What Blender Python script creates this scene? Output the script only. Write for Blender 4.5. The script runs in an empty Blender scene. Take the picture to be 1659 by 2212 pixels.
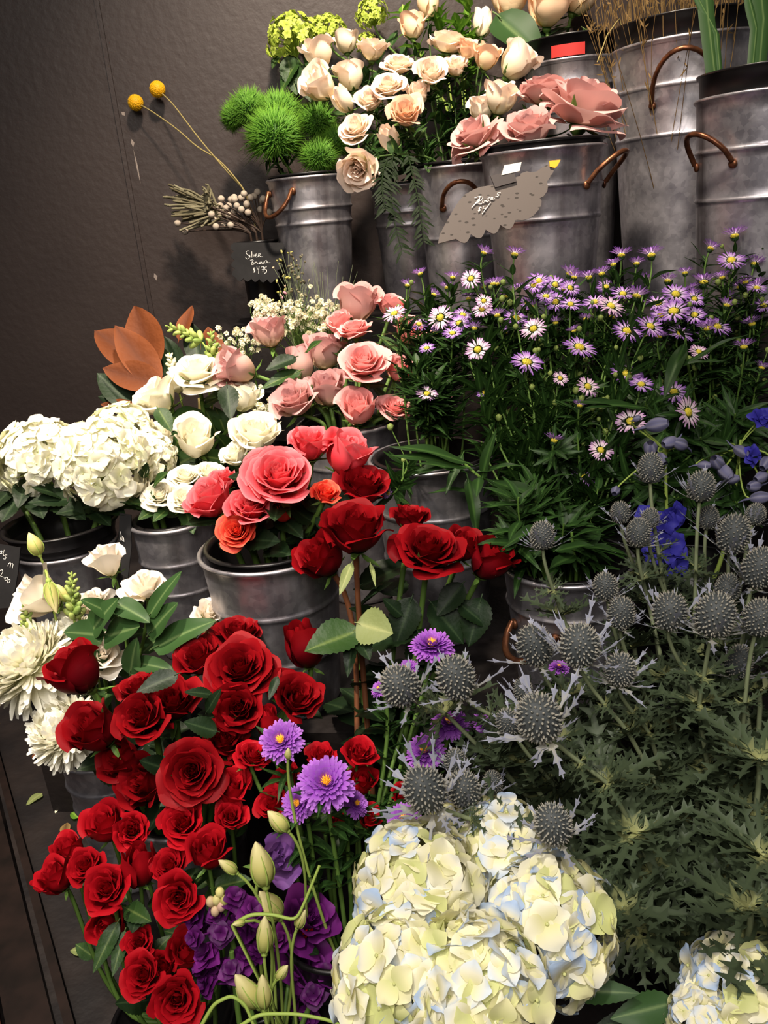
import bpy, math, random
import numpy as np
from mathutils import Matrix, Vector

rng = np.random.default_rng(7)
random.seed(7)
C = bpy.context.scene.collection
scene = bpy.context.scene
PI = math.pi

# ------------------------------------------------------------------ camera
ROLL, PITCH, FPX = math.radians(5.2), math.radians(19.8), 1789.0
EYE = np.array([0.0, 0.0, 1.5])
_r0 = np.array([1.0, 0, 0]); _u0 = np.array([0, math.sin(PITCH), math.cos(PITCH)])
FWD = np.array([0, math.cos(PITCH), -math.sin(PITCH)])
RGT = math.cos(ROLL) * _r0 - math.sin(ROLL) * _u0
UPV = math.sin(ROLL) * _r0 + math.cos(ROLL) * _u0


def at(x, y, Z):
    """World point seen at photo pixel (x, y), Z metres along the viewing axis."""
    return EYE + Z * ((x - 829.5) / FPX * RGT - (y - 1106) / FPX * UPV + FWD)


def vdir(ax, ay, az):
    v = ax * RGT + ay * UPV - az * FWD
    return v / np.linalg.norm(v)


cam_data = bpy.data.cameras.new('camera')
cam = bpy.data.objects.new('camera', cam_data); C.objects.link(cam)
cam_data.sensor_fit = 'VERTICAL'; cam_data.sensor_height = 36.0
cam_data.lens = 36.0 * FPX / 2212.0
cam_data.clip_start = 0.02
cam.matrix_world = Matrix(((RGT[0], UPV[0], -FWD[0], EYE[0]), (RGT[1], UPV[1], -FWD[1], EYE[1]),
                           (RGT[2], UPV[2], -FWD[2], EYE[2]), (0, 0, 0, 1)))
scene.camera = cam

# ------------------------------------------------------------------ light
scene.view_settings.view_transform = 'Standard'
scene.view_settings.look = 'None'
scene.view_settings.gamma = 1.0
scene.view_settings.use_curve_mapping = False
scene.view_settings.exposure = 0.0
W = bpy.data.worlds.new('world'); scene.world = W
W.use_nodes = True
W.node_tree.nodes['Background'].inputs[0].default_value = (1.0, 0.93, 0.90, 1)
W.node_tree.nodes['Background'].inputs[1].default_value = 0.08


def lamp(name, kind, loc, target, energy, color, size=0.1, size_y=None, spot=60, blend=0.6):
    d = bpy.data.lights.new(name, kind)
    d.energy = energy; d.color = color
    if kind == 'AREA':
        d.size = size
        if size_y:
            d.shape = 'RECTANGLE'; d.size_y = size_y
    elif kind == 'SPOT':
        d.spot_size = math.radians(spot); d.spot_blend = blend; d.shadow_soft_size = size
    else:
        d.shadow_soft_size = size
    o = bpy.data.objects.new(name, d); C.objects.link(o)
    o.location = loc
    o.rotation_euler = (Vector(target) - Vector(loc)).to_track_quat('-Z', 'Y').to_euler()
    return o


WARM = (1.0, 0.86, 0.70)
NEUT = (1.0, 0.93, 0.85)
lamp('ceiling_spotlight', 'SPOT', (0.04, 1.18, 2.98), (0.08, 1.98, 1.65), 320, WARM, 0.07, spot=74, blend=1.0)
lamp('ceiling_spotlight', 'SPOT', (-0.70, 0.70, 2.9), (-0.42, 1.32, 1.1), 330, WARM, 0.06, spot=46, blend=0.95)
lamp('ceiling_spotlight', 'SPOT', (-0.25, -0.10, 2.9), (-0.10, 0.72, 0.85), 112, NEUT, 0.07, spot=44, blend=0.95)
lamp('ceiling_lamp', 'AREA', (-0.25, -0.7, 2.7), (-0.1, 1.2, 0.9), 46, NEUT, 1.2)

# ------------------------------------------------------------------ materials
MATS = {}


def new_mat(name):
    m = bpy.data.materials.new(name); m.use_nodes = True
    nt = m.node_tree
    return m, nt, nt.nodes['Principled BSDF']


def node(nt, kind, **kw):
    n = nt.nodes.new(kind)
    for k, v in kw.items():
        setattr(n, k, v)
    return n


def srgb(h):
    h = h.lstrip('#')
    c = [int(h[i:i + 2], 16) / 255 for i in (0, 2, 4)]
    return tuple((x / 12.92 if x <= .04045 else ((x + .055) / 1.055) ** 2.4) for x in c) + (1.0,)


def ramp_mat(name, stops, chan='R', transl=0.25, rough=0.55, spec=0.25, var=0.12, fleck=None, vein=0.0, sss=None):
    """Plant tissue: the vertex attribute 'tint' (R along the petal, G per-petal mix) drives a colour ramp of pigment."""
    m, nt, b = new_mat(name)
    a = node(nt, 'ShaderNodeAttribute', attribute_name='tint')
    s = node(nt, 'ShaderNodeSeparateColor'); nt.links.new(a.outputs['Color'], s.inputs[0])
    r = node(nt, 'ShaderNodeValToRGB')
    while len(r.color_ramp.elements) < len(stops):
        r.color_ramp.elements.new(0.5)
    for e, (p, c) in zip(r.color_ramp.elements, stops):
        e.position = p; e.color = srgb(c)
    nt.links.new(s.outputs[{'R': 0, 'G': 1, 'B': 2}[chan]], r.inputs[0])
    hs = node(nt, 'ShaderNodeHueSaturation')
    oi = node(nt, 'ShaderNodeObjectInfo')
    ad = node(nt, 'ShaderNodeMath', operation='ADD')
    nt.links.new(oi.outputs['Random'], ad.inputs[0]); nt.links.new(s.outputs[2], ad.inputs[1])
    mr = node(nt, 'ShaderNodeMapRange')
    mr.inputs[1].default_value = 0; mr.inputs[2].default_value = 2
    mr.inputs[3].default_value = 1 - var; mr.inputs[4].default_value = 1 + var
    nt.links.new(ad.outputs[0], mr.inputs[0]); nt.links.new(mr.outputs[0], hs.inputs['Value'])
    nt.links.new(r.outputs[0], hs.inputs['Color'])
    col = hs.outputs[0]
    nt.links.new(col, b.inputs['Base Color'])
    b.inputs['Roughness'].default_value = rough
    b.inputs['Specular IOR Level'].default_value = spec
    if vein:
        tc = node(nt, 'ShaderNodeTexCoord')
        nz = node(nt, 'ShaderNodeTexNoise'); nz.inputs['Scale'].default_value = 9
        nt.links.new(tc.outputs['Object'], nz.inputs['Vector'])
        bp = node(nt, 'ShaderNodeBump'); bp.inputs['Strength'].default_value = vein * .4
        bp.inputs['Distance'].default_value = 0.05
        nt.links.new(nz.outputs[0], bp.inputs['Height']); nt.links.new(bp.outputs[0], b.inputs['Normal'])
    if transl:
        t = node(nt, 'ShaderNodeBsdfTranslucent'); nt.links.new(col, t.inputs[0])
        mx = node(nt, 'ShaderNodeMixShader'); mx.inputs[0].default_value = transl
        nt.links.new(b.outputs[0], mx.inputs[1]); nt.links.new(t.outputs[0], mx.inputs[2])
        nt.links.new(mx.outputs[0], nt.nodes['Material Output'].inputs[0])
    MATS[name] = m
    return m


def flat_mat(name, col, rough=0.5, metal=0.0, spec=0.4, bump=0.0, bscale=40, mix=None):
    m, nt, b = new_mat(name)
    b.inputs['Roughness'].default_value = rough; b.inputs['Metallic'].default_value = metal
    b.inputs['Specular IOR Level'].default_value = spec
    b.inputs['Base Color'].default_value = srgb(col)
    tc = node(nt, 'ShaderNodeTexCoord')
    if mix:
        nz = node(nt, 'ShaderNodeTexNoise'); nz.inputs['Scale'].default_value = mix[1]; nz.inputs['Detail'].default_value = 5
        nt.links.new(tc.outputs['Object'], nz.inputs['Vector'])
        r = node(nt, 'ShaderNodeValToRGB')
        r.color_ramp.elements[0].position = 0.38; r.color_ramp.elements[0].color = srgb(col)
        r.color_ramp.elements[1].position = 0.68; r.color_ramp.elements[1].color = srgb(mix[0])
        nt.links.new(nz.outputs[0], r.inputs[0]); nt.links.new(r.outputs[0], b.inputs['Base Color'])
    if bump:
        nz = node(nt, 'ShaderNodeTexNoise'); nz.inputs['Scale'].default_value = bscale; nz.inputs['Detail'].default_value = 4
        nt.links.new(tc.outputs['Object'], nz.inputs['Vector'])
        bp = node(nt, 'ShaderNodeBump'); bp.inputs['Strength'].default_value = bump; bp.inputs['Distance'].default_value = 0.01
        nt.links.new(nz.outputs[0], bp.inputs['Height']); nt.links.new(bp.outputs[0], b.inputs['Normal'])
    MATS[name] = m
    return m


def zinc_mat(name, c0, c1, dirt, rough=0.38):
    """Galvanised steel: spangle cells, cloudy oxide and a vertical rub of dirt."""
    m, nt, b = new_mat(name)
    tc = node(nt, 'ShaderNodeTexCoord')
    vo = node(nt, 'ShaderNodeTexVoronoi'); vo.inputs['Scale'].default_value = 105
    nt.links.new(tc.outputs['Object'], vo.inputs['Vector'])
    nz = node(nt, 'ShaderNodeTexNoise'); nz.inputs['Scale'].default_value = 14; nz.inputs['Detail'].default_value = 6
    nt.links.new(tc.outputs['Object'], nz.inputs['Vector'])
    mp = node(nt, 'ShaderNodeMapping'); mp.inputs['Scale'].default_value = (22, 22, 2.0)
    nt.links.new(tc.outputs['Object'], mp.inputs[0])
    nz2 = node(nt, 'ShaderNodeTexNoise'); nz2.inputs['Scale'].default_value = 1; nz2.inputs['Detail'].default_value = 4
    nt.links.new(mp.outputs[0], nz2.inputs['Vector'])
    r = node(nt, 'ShaderNodeValToRGB')
    r.color_ramp.elements[0].position = 0.3; r.color_ramp.elements[0].color = srgb(c0)
    r.color_ramp.elements[1].position = 0.7; r.color_ramp.elements[1].color = srgb(c1)
    sp = node(nt, 'ShaderNodeSeparateColor'); nt.links.new(vo.outputs['Color'], sp.inputs[0])
    mth = node(nt, 'ShaderNodeMath', operation='MULTIPLY_ADD'); mth.inputs[1].default_value = 0.16
    nt.links.new(sp.outputs[0], mth.inputs[0]); nt.links.new(nz.outputs[0], mth.inputs[2])
    sb = node(nt, 'ShaderNodeMath', operation='SUBTRACT'); sb.inputs[1].default_value = 0.08
    nt.links.new(mth.outputs[0], sb.inputs[0]); nt.links.new(sb.outputs[0], r.inputs[0])
    mx = node(nt, 'ShaderNodeMix', data_type='RGBA')
    rr = node(nt, 'ShaderNodeValToRGB'); rr.color_ramp.elements[0].position = 0.5; rr.color_ramp.elements[1].position = 0.75
    nt.links.new(nz2.outputs[0], rr.inputs[0]); nt.links.new(rr.outputs[0], mx.inputs[0])
    nt.links.new(r.outputs[0], mx.inputs[6]); mx.inputs[7].default_value = srgb(dirt)
    nt.links.new(mx.outputs[2], b.inputs['Base Color'])
    b.inputs['Metallic'].default_value = 0.85
    ro = node(nt, 'ShaderNodeMapRange'); ro.inputs[3].default_value = rough - .08; ro.inputs[4].default_value = rough + .2
    nt.links.new(nz.outputs[0], ro.inputs[0]); nt.links.new(ro.outputs[0], b.inputs['Roughness'])
    bp = node(nt, 'ShaderNodeBump'); bp.inputs['Strength'].default_value = 0.12; bp.inputs['Distance'].default_value = 0.004
    nt.links.new(nz.outputs[0], bp.inputs['Height']); nt.links.new(bp.outputs[0], b.inputs['Normal'])
    MATS[name] = m
    return m


ZINC = zinc_mat('galvanised_steel', '#8c8991', '#c8c4c9', '#665e60', 0.34)
ZINC_DULL = zinc_mat('dull_galvanised_steel', '#6d6668', '#9a9294', '#4c4043', 0.46)
LINER = flat_mat('black_plastic', '#121011', 0.35, 0, 0.4)
COPPER = flat_mat('aged_copper', '#5a3524', 0.36, 0.75, 0.5, mix=('#8a5a3c', 60))
BOARD = flat_mat('chalkboard', '#1b1a1b', 0.8, 0, 0.2, mix=('#232223', 30))
CHALK = flat_mat('chalk_ink', '#f4efe8', 0.7, 0, 0.2)
PLANK = flat_mat('black_stained_wood', '#141011', 0.6, 0, 0.3, bump=0.3, bscale=25, mix=('#1f1917', 9))

# petals --------------------------------------------------------------------
ramp_mat('cream_rose', [(0, '#f4e6b8'), (.45, '#f8ead0'), (1, '#f9e3d3')], var=.08)
ramp_mat('peach_rose', [(0, '#f2dba8'), (.5, '#f4d8b6'), (1, '#f2c9ac')], var=.08)
ramp_mat('white_rose', [(0, '#e6e2ac'), (.4, '#f6f0d6'), (1, '#faf5e6')], var=.05)
ramp_mat('ivory_bloom', [(0, '#e8dcb0'), (.4, '#f4e9d6'), (1, '#f8efe2')], var=.05)
ramp_mat('mauve_rose', [(0, '#dcc3a2'), (.45, '#d9b0a6'), (1, '#d8a8a4')], var=.08)
ramp_mat('dusty_pink_rose', [(0, '#dcc59c'), (.45, '#d8aea2'), (1, '#d3a0a0')], var=.1)
ramp_mat('pink_rose', [(0, '#f0ccae'), (.4, '#f0a49a'), (1, '#f3b0ae')], var=.08)
ramp_mat('coral_rose', [(0, '#bb2f2a'), (.5, '#dc3844'), (.9, '#e75f68'), (1, '#f07f84')], var=.1)
ramp_mat('orange_coral_rose', [(0, '#cf5a2e'), (.5, '#e03a33'), (.9, '#ea4a3a'), (1, '#ef6a4a')], var=.1)
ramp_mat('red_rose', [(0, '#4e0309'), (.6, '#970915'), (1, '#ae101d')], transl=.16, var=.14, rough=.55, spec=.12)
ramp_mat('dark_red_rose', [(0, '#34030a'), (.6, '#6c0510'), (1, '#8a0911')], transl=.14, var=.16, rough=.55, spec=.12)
ramp_mat('white_hydrangea', [(0, '#e9edb0'), (.35, '#f5f3da'), (1, '#faf6e8')], var=.05)
ramp_mat('hydrangea_mixed', [(0, '#c9d084'), (.3, '#e8e3b0'), (.58, '#f0ebd2'), (.8, '#d6dee6'), (1, '#b0c5e4')], chan='R', transl=.22, var=.06)
ramp_mat('chrysanthemum_white', [(0, '#ecebb8'), (.4, '#f6f3dc'), (1, '#f9f6ea')], var=.05)
ramp_mat('aster_purple', [(0, '#8338a8'), (.5, '#9a48bc'), (1, '#b572d2')], var=.12)
ramp_mat('aster_violet_rays', [(0, '#e7d8ee'), (.4, '#c9a0dc'), (1, '#8a52b8')], var=.14)
ramp_mat('aster_pale_rays', [(0, '#f6ecee'), (.5, '#eccfe2'), (1, '#c792cf')], var=.12)
ramp_mat('aster_disc', [(0, '#8f8a20'), (.5, '#d6c23a'), (1, '#e8dc72')], transl=0, var=.1)
ramp_mat('orange_disc', [(0, '#d98a14'), (1, '#f3c23a')], transl=0, var=.1)
ramp_mat('stock_purple', [(0, '#3d0c44'), (.5, '#58145f'), (1, '#7b2580')], var=.2)
ramp_mat('stock_bud', [(0, '#a7a452'), (.6, '#dbd28a'), (1, '#c98aa0')], var=.1)
ramp_mat('lisianthus_purple', [(0, '#d9cfc0'), (.35, '#a070b0'), (1, '#754690')], var=.1)
ramp_mat('lisianthus_bud', [(0, '#8b9a45'), (.5, '#cdc679'), (1, '#e6dba6')], var=.08)
ramp_mat('delphinium_blue', [(0, '#3a3a9a'), (.5, '#3b36a8'), (1, '#5450c4')], var=.15)
ramp_mat('delphinium_lilac', [(0, '#6a6a78'), (.5, '#75749a'), (1, '#9a97ac')], var=.15)
ramp_mat('eryngium_head', [(0, '#3b3f41'), (.5, '#646662'), (1, '#b4aa98')], transl=0, var=.16, rough=.6)
ramp_mat('eryngium_bract', [(0, '#aaa68e'), (.5, '#85889a'), (1, '#a3a2ac')], transl=.12, var=.16, rough=.5)
ramp_mat('viburnum_lime', [(0, '#8fa83a'), (.5, '#b6c650'), (1, '#cdd778')], var=.1)
ramp_mat('dianthus_green', [(0, '#284f14'), (.6, '#4b7d20'), (1, '#7dae3c')], transl=.25, var=.12)
ramp_mat('craspedia_yellow', [(0, '#c98f0c'), (1, '#f3c01c')], transl=0, var=.06)
ramp_mat('brunia_grey', [(0, '#8f8173'), (1, '#b8aa9a')], transl=0, var=.14, rough=.85)
ramp_mat('brunia_foliage', [(0, '#5a523c'), (1, '#908a70')], transl=.1, var=.15, rough=.8)
ramp_mat('aster_bud', [(0, '#4d6a2c'), (.6, '#7d8a48'), (1, '#a8a066')], transl=0, var=.15)
ramp_mat('snapdragon_bud', [(0, '#5f7d36'), (1, '#b3bf6c')], transl=.1, var=.12)
ramp_mat('gypsophila_white', [(0, '#d9d6a8'), (1, '#f7f2e2')], var=.05)
ramp_mat('magnolia_brown', [(0, '#56290f'), (1, '#743d1c')], transl=.08, var=.12, rough=.7, vein=.2)
# greens: R = 0 on the midrib, 1 at the edge
ramp_mat('rose_leaf', [(0, '#5d7038'), (.16, '#2f4a1f'), (1, '#28421c')], transl=.2, rough=.5, spec=.3, var=.25, vein=.15)
ramp_mat('pale_leaf', [(0, '#a2a76e'), (.16, '#86905a'), (1, '#7c8752')], transl=.2, rough=.55, var=.12, vein=.15)
ramp_mat('dark_leaf', [(0, '#33452a'), (.16, '#1a2c18'), (1, '#16260f')], transl=.12, rough=.48, spec=.25, var=.25, vein=.1)
ramp_mat('lisianthus_leaf', [(0, '#647b4a'), (.16, '#35532a'), (1, '#2f4b24')], transl=.22, rough=.5, var=.2)
ramp_mat('aster_leaf', [(0, '#40602c'), (.3, '#27421c'), (1, '#233b18')], transl=.22, rough=.45, var=.25)
ramp_mat('lime_leaf', [(0, '#87ab45'), (.3, '#5f8a2c'), (1, '#557f27')], transl=.3, rough=.5, var=.2)
ramp_mat('eryngium_leaf', [(0, '#9a9c66'), (.2, '#46523a'), (1, '#3a4534')], transl=.15, rough=.5, var=.22)
ramp_mat('stem_green', [(0, '#4f6a2c'), (1, '#587634')], transl=0, var=.2, rough=.5)
ramp_mat('stem_dark', [(0, '#34481e'), (1, '#3e5526')], transl=0, var=.2, rough=.5)
ramp_mat('stem_brown', [(0, '#2e231c'), (1, '#43332a')], transl=0, var=.2, rough=.6)
ramp_mat('fern_leaf', [(0, '#1c2a14'), (1, '#141f0e')], transl=.05, rough=.6, spec=.1, var=.2)
ramp_mat('stem_lime', [(0, '#8aa046'), (1, '#9db25a')], transl=0, var=.12, rough=.5)
ramp_mat('stem_red', [(0, '#5d3b24'), (1, '#7d4a30')], transl=0, var=.15, rough=.5)
ramp_mat('stem_grey', [(0, '#6d7858'), (1, '#8a9270')], transl=0, var=.15, rough=.55)
ramp_mat('stem_tan', [(0, '#77693f'), (1, '#9b8c58')], transl=0, var=.15, rough=.7)
ramp_mat('dry_grass', [(0, '#5c4526'), (1, '#94784a')], transl=.1, var=.25, rough=.8)


# ------------------------------------------------------------------ mesh building
def nrm(v):
    return v / max(np.linalg.norm(v), 1e-9)


def frame(axis, spin=0.0):
    """3x3 whose third column is the axis."""
    z = nrm(np.asarray(axis, float))
    h = np.array([0, 0, 1.0]) if abs(z[2]) < 0.9 else np.array([1.0, 0, 0])
    x = nrm(np.cross(h, z)); y = np.cross(z, x)
    c, s = math.cos(spin), math.sin(spin)
    return np.stack([c * x + s * y, -s * x + c * y, z], 1)


_GF = {}


def grid_faces(nv, nu, closed=False):
    k = (nv, nu, closed)
    if k not in _GF:
        i, j = np.meshgrid(np.arange(nv - 1), np.arange(nu if closed else nu - 1), indexing='ij')
        j2 = (j + 1) % nu
        _GF[k] = np.stack([i * nu + j, i * nu + j2, (i + 1) * nu + j2, (i + 1) * nu + j], -1).reshape(-1, 4)
    return _GF[k]


class MB:
    def __init__(self):
        self.v, self.c, self.f, self.m, self.n = [], [], [], [], 0

    def add(self, V, F, tint=(0.5, 0.5, 0.5), mat=0):
        V = np.asarray(V, float).reshape(-1, 3)
        t = np.asarray(tint, float)
        if t.ndim == 1:
            t = np.tile(t, (len(V), 1))
        self.v.append(V); self.c.append(t)
        F = np.asarray(F) + self.n
        self.f.append(F); self.m.append(np.full(len(F), mat))
        self.n += len(V)

    def grid(self, P, tint=(0.5, 0.5, 0.5), mat=0, closed=False):
        nv, nu = P.shape[:2]
        t = np.asarray(tint, float)
        self.add(P.reshape(-1, 3), grid_faces(nv, nu, closed), t.reshape(-1, 3) if t.ndim == 3 else t, mat)

    def tube(self, pts, rad, sides=6, tint=(0.5, 0.5, 0.5), mat=0, cap=True):
        pts = np.array([np.asarray(p, float) for p in pts]); n = len(pts)
        rad = np.broadcast_to(np.asarray(rad, float), (n,))
        T = np.gradient(pts, axis=0); T /= np.maximum(np.linalg.norm(T, axis=1), 1e-9)[:, None]
        x = frame(T[0])[:, 0]
        ang = np.arange(sides) * 2 * PI / sides
        P = np.zeros((n, sides, 3))
        for i in range(n):
            x = nrm(x - T[i] * np.dot(x, T[i])); y = np.cross(T[i], x)
            P[i] = pts[i] + rad[i] * (np.cos(ang)[:, None] * x + np.sin(ang)[:, None] * y)
        self.grid(P, tint, mat, closed=True)
        if cap:
            for i in (0, n - 1):
                V = np.vstack([P[i], pts[i] + T[i] * rad[i] * (0.4 if i else -0.4)])
                self.add(V, [(k, (k + 1) % sides, sides) for k in range(sides)], np.asarray(tint) if np.asarray(tint).ndim == 1 else (0.5, 0.5, 0.5), mat)

    def ball(self, c, r, axis=(0, 0, 1), stretch=1.0, nv=7, nu=10, tint=(0.5, 0.5, 0.5), mat=0):
        v = np.linspace(0.0, PI, nv); u = np.arange(nu) * 2 * PI / nu
        S = np.stack([np.sin(v)[:, None] * np.cos(u), np.sin(v)[:, None] * np.sin(u), stretch * np.cos(v)[:, None] + 0 * u], -1) * r
        self.grid(S @ frame(axis).T + np.asarray(c), tint, mat, closed=True)

    def lathe(self, prof, seg=64, mat=0, tint=(0.5, 0.5, 0.5)):
        a = np.arange(seg) * 2 * PI / seg
        p = np.asarray(prof, float)
        P = np.stack([p[:, :1] * np.cos(a), p[:, :1] * np.sin(a), p[:, 1:] + 0 * a], -1)
        self.grid(P, tint, mat, closed=True)

    def spikes(self, base, tip, width, tint0=0.0, tint1=1.0, g=0.5, mat=0, sides=3):
        """Many little pyramids at once."""
        base = np.asarray(base, float); tip = np.asarray(tip, float); n = len(base)
        d = tip - base; d /= np.maximum(np.linalg.norm(d, axis=1), 1e-9)[:, None]
        h = np.where(np.abs(d[:, 2:3]) < 0.9, np.array([[0, 0, 1.0]]), np.array([[1.0, 0, 0]]))
        x = np.cross(h, d); x /= np.linalg.norm(x, axis=1)[:, None]; y = np.cross(d, x)
        w = np.broadcast_to(np.asarray(width, float), (n,))[:, None]
        V = np.zeros((n, sides + 1, 3))
        for k in range(sides):
            a = 2 * PI * k / sides
            V[:, k] = base + w * (math.cos(a) * x + math.sin(a) * y)
        V[:, sides] = tip
        t = np.zeros((n, sides + 1, 3)); t[:, :sides, 0] = tint0; t[:, sides, 0] = tint1; t[..., 1] = g
        t[..., 2] = rng.random(n)[:, None]
        idx = np.arange(n)[:, None] * (sides + 1)
        F = np.concatenate([idx + np.array([[k, (k + 1) % sides, sides]]) for k in range(sides)])
        self.add(V.reshape(-1, 3), F, t.reshape(-1, 3), mat)

    def build(self, name, mats, smooth=True):
        me = bpy.data.meshes.new(name)
        V = np.concatenate(self.v); T = np.concatenate(self.c)
        me.vertices.add(len(V)); me.vertices.foreach_set('co', V.ravel())
        loops = np.concatenate([f.ravel() for f in self.f])
        tot = np.concatenate([np.full(len(f), f.shape[1]) for f in self.f])
        start = np.concatenate([[0], np.cumsum(tot)[:-1]])
        me.loops.add(len(loops)); me.loops.foreach_set('vertex_index', loops.astype(np.int32))
        me.polygons.add(len(tot)); me.polygons.foreach_set('loop_start', start.astype(np.int32))
        mats = mats if isinstance(mats, (list, tuple)) else [mats]
        for m in mats:
            me.materials.append(MATS[m] if isinstance(m, str) else m)
        me.polygons.foreach_set('material_index', np.concatenate(self.m).astype(np.int32))
        me.polygons.foreach_set('use_smooth', np.full(len(tot), smooth))
        me.update(calc_edges=True)
        col = me.color_attributes.new('tint', 'FLOAT_COLOR', 'POINT')
        col.data.foreach_set('color', np.hstack([T, np.ones((len(T), 1))]).astype(np.float32).ravel())
        me.validate()
        return me


# ------------------------------------------------------------------ objects
def tag(o, label, cat, group=None):
    o['label'] = label; o['category'] = cat
    if group:
        o['group'] = group
    return o


def thing(name, label, cat, loc, group=None):
    o = bpy.data.objects.new(name, None); C.objects.link(o)
    o.location = Vector(loc); o.empty_display_size = 0.02
    return tag(o, label, cat, group)


def part(name, me, parent, pos=None, R=None, s=1.0, label=None):
    """One mesh under its thing; pos is a world point (the thing's Empty is only translated)."""
    o = bpy.data.objects.new(name, me); C.objects.link(o)
    o.parent = parent
    M = np.eye(4)
    if R is not None:
        M[:3, :3] = R * s
    else:
        M[:3, :3] *= s
    if pos is not None:
        M[:3, 3] = np.asarray(pos) - np.array(parent.location)
    o.matrix_basis = Matrix(M.tolist())
    if label:
        o['label'] = label
    return o


def struct(name, me, loc=(0, 0, 0)):
    o = bpy.data.objects.new(name, me); C.objects.link(o); o.location = loc
    o['kind'] = 'structure'
    return o


def box_mb(mb, c, s, mat=0, R=None):
    c = np.asarray(c, float); s = np.asarray(s, float) / 2
    V = np.array([[x, y, z] for z in (-1, 1) for y in (-1, 1) for x in (-1, 1)]) * s
    if R is not None:
        V = V @ np.asarray(R).T
    F = [(0, 2, 3, 1), (4, 5, 7, 6), (0, 1, 5, 4), (2, 6, 7, 3), (0, 4, 6, 2), (1, 3, 7, 5)]
    mb.add(V + c, F, mat=mat)


def prism_mb(mb, poly, z0, z1, mat=0):
    p = np.asarray(poly, float); n = len(p)
    V = np.vstack([np.c_[p, np.full(n, z0)], np.c_[p, np.full(n, z1)]])
    mb.add(V, [(i, (i + 1) % n, n + (i + 1) % n, n + i) for i in range(n)], mat=mat)
    mb.add(V[n:], [list(range(n))], mat=mat); mb.add(V[:n], [list(range(n))[::-1]], mat=mat)


def hermite(p0, t0, p1, t1, n):
    s = np.linspace(0, 1, n)[:, None]
    return (2 * s**3 - 3 * s**2 + 1) * p0 + (s**3 - 2 * s**2 + s) * t0 + (-2 * s**3 + 3 * s**2) * p1 + (s**3 - s**2) * t1


# ------------------------------------------------------------------ plant shapes
def sm(x, a, b):
    t = np.clip((x - a) / (b - a), 0, 1)
    return t * t * (3 - 2 * t)


def rose_shape(seed, N=26, op=0.6, spread=0.42, curl=1.0, ruffle=0.036, tall=1.0, nv=12, nu=13, wide=1.0, belly=16, point=.62, inner=0.05, close=16):
    """A rose bloom: petals wrapped round one axis, from a tight spiral heart to reflexed guard petals."""
    g = np.random.default_rng(seed)
    mb = []
    v = np.linspace(0, 1, nv)[:, None]; u = np.linspace(-1, 1, nu)[None, :]
    for k in range(N):
        t = (k / (N - 1))**.9
        th = k * 2.4 + g.uniform(-.2, .2)
        pm = -close * t * (1 - t) * 2 + op * 78 * t**1.7 + g.uniform(-3, 3) * t
        s0 = inner + spread * t
        L = tall * (1.0 - 0.12 * t) * g.uniform(.95, 1.04)
        w = sm(v, 0.0, 0.30)
        phi = 84 * (1 - w) + w * (pm + belly * (.3 + .7 * t) * (1 - 2 * sm(v, .25, .9)))
        cu = curl * t**1.1 * sm(v, .60, 1.0)**1.3 * (1 - point * .6 + point * u**2) * 80 * g.uniform(.6, 1.3)
        phi = np.radians(phi + cu)
        tip = 1 - .30 * abs(u)**2.4
        speed = (s0 / .28 * (1 - sm(v, .18, .36)) + L * sm(v, .18, .36) * tip)
        dr = speed * np.sin(phi) / nv; dz = speed * np.cos(phi) / nv
        rho = np.cumsum(dr, 0) - dr[0:1]; z = np.cumsum(dz, 0) - dz[0:1]
        rho = np.maximum(rho + 0.01, 0.012)
        A = (2.4 + (0.92 - 2.4) * t**.5) * wide
        ang = th + A * np.clip(.5 + 1.1 * v, 0, 1) * u
        rho = rho * (1 + (0.15 - .07 * t) * u) + .010 * u
        ph = g.uniform(0, 6.3, 3)
        wob = ruffle * (np.sin(u * 3.4 + ph[0]) + .55 * np.sin(u * 8 + ph[1])) * v**2.2 * (.25 + t)
        rho = rho + wob; z = z + .7 * ruffle * np.sin(u * 5 + ph[2]) * v**2 * (.3 + t) - .05 * (1 - t)**3
        P = np.stack([rho * np.cos(ang), rho * np.sin(ang), z], -1)
        T = np.zeros((nv, nu, 3)); T[..., 0] = v; T[..., 1] = t; T[..., 2] = g.random()
        mb.append((P, T))
    rmax = np.percentile(np.concatenate([np.hypot(P[..., 0], P[..., 1]).max(1).ravel() for P, _ in mb[-6:]]), 92)
    zmax = max(P[..., 2].max() for P, _ in mb)
    return [(P / rmax, T) for P, T in mb], zmax / rmax


SHAPES = {
    'open': [rose_shape(s, 38, .66, .46, 1.0) for s in (1, 2, 3)],
    'mid': [rose_shape(s, 30, .34, .42, 1.1, tall=1.0, belly=20) for s in (4, 5, 6)],
    'cup': [rose_shape(s, 22, .14, .44, 1.0, tall=1.0, belly=24, ruffle=.02) for s in (7, 8, 9)],
    'bud': [rose_shape(s, 15, .02, .34, .5, tall=.95, belly=26, ruffle=.012) for s in (10, 11)],
    'full': [rose_shape(s, 24, 1.02, .36, 1.1, ruffle=.04, tall=1.15, belly=20, point=.75) for s in (12, 13)],
    'wavy': [rose_shape(s, 15, .72, .22, .8, ruffle=.06, tall=1.0, wide=1.1, belly=10) for s in (14, 15)],
    'trumpet': [rose_shape(s, 11, .42, .20, .8, ruffle=.045, tall=1.0, wide=1.1, belly=14) for s in (16, 17)],
}
_BLOOM = {}


def bloom_mesh(kind, i, mat):
    k = (kind, i % len(SHAPES[kind]), mat)
    if k not in _BLOOM:
        mb = MB()
        for P, T in SHAPES[kind][k[1]][0]:
            mb.grid(P, T)
        _BLOOM[k] = mb.build('bloom', mat)
    return _BLOOM[k], SHAPES[kind][k[1]][1]


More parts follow.
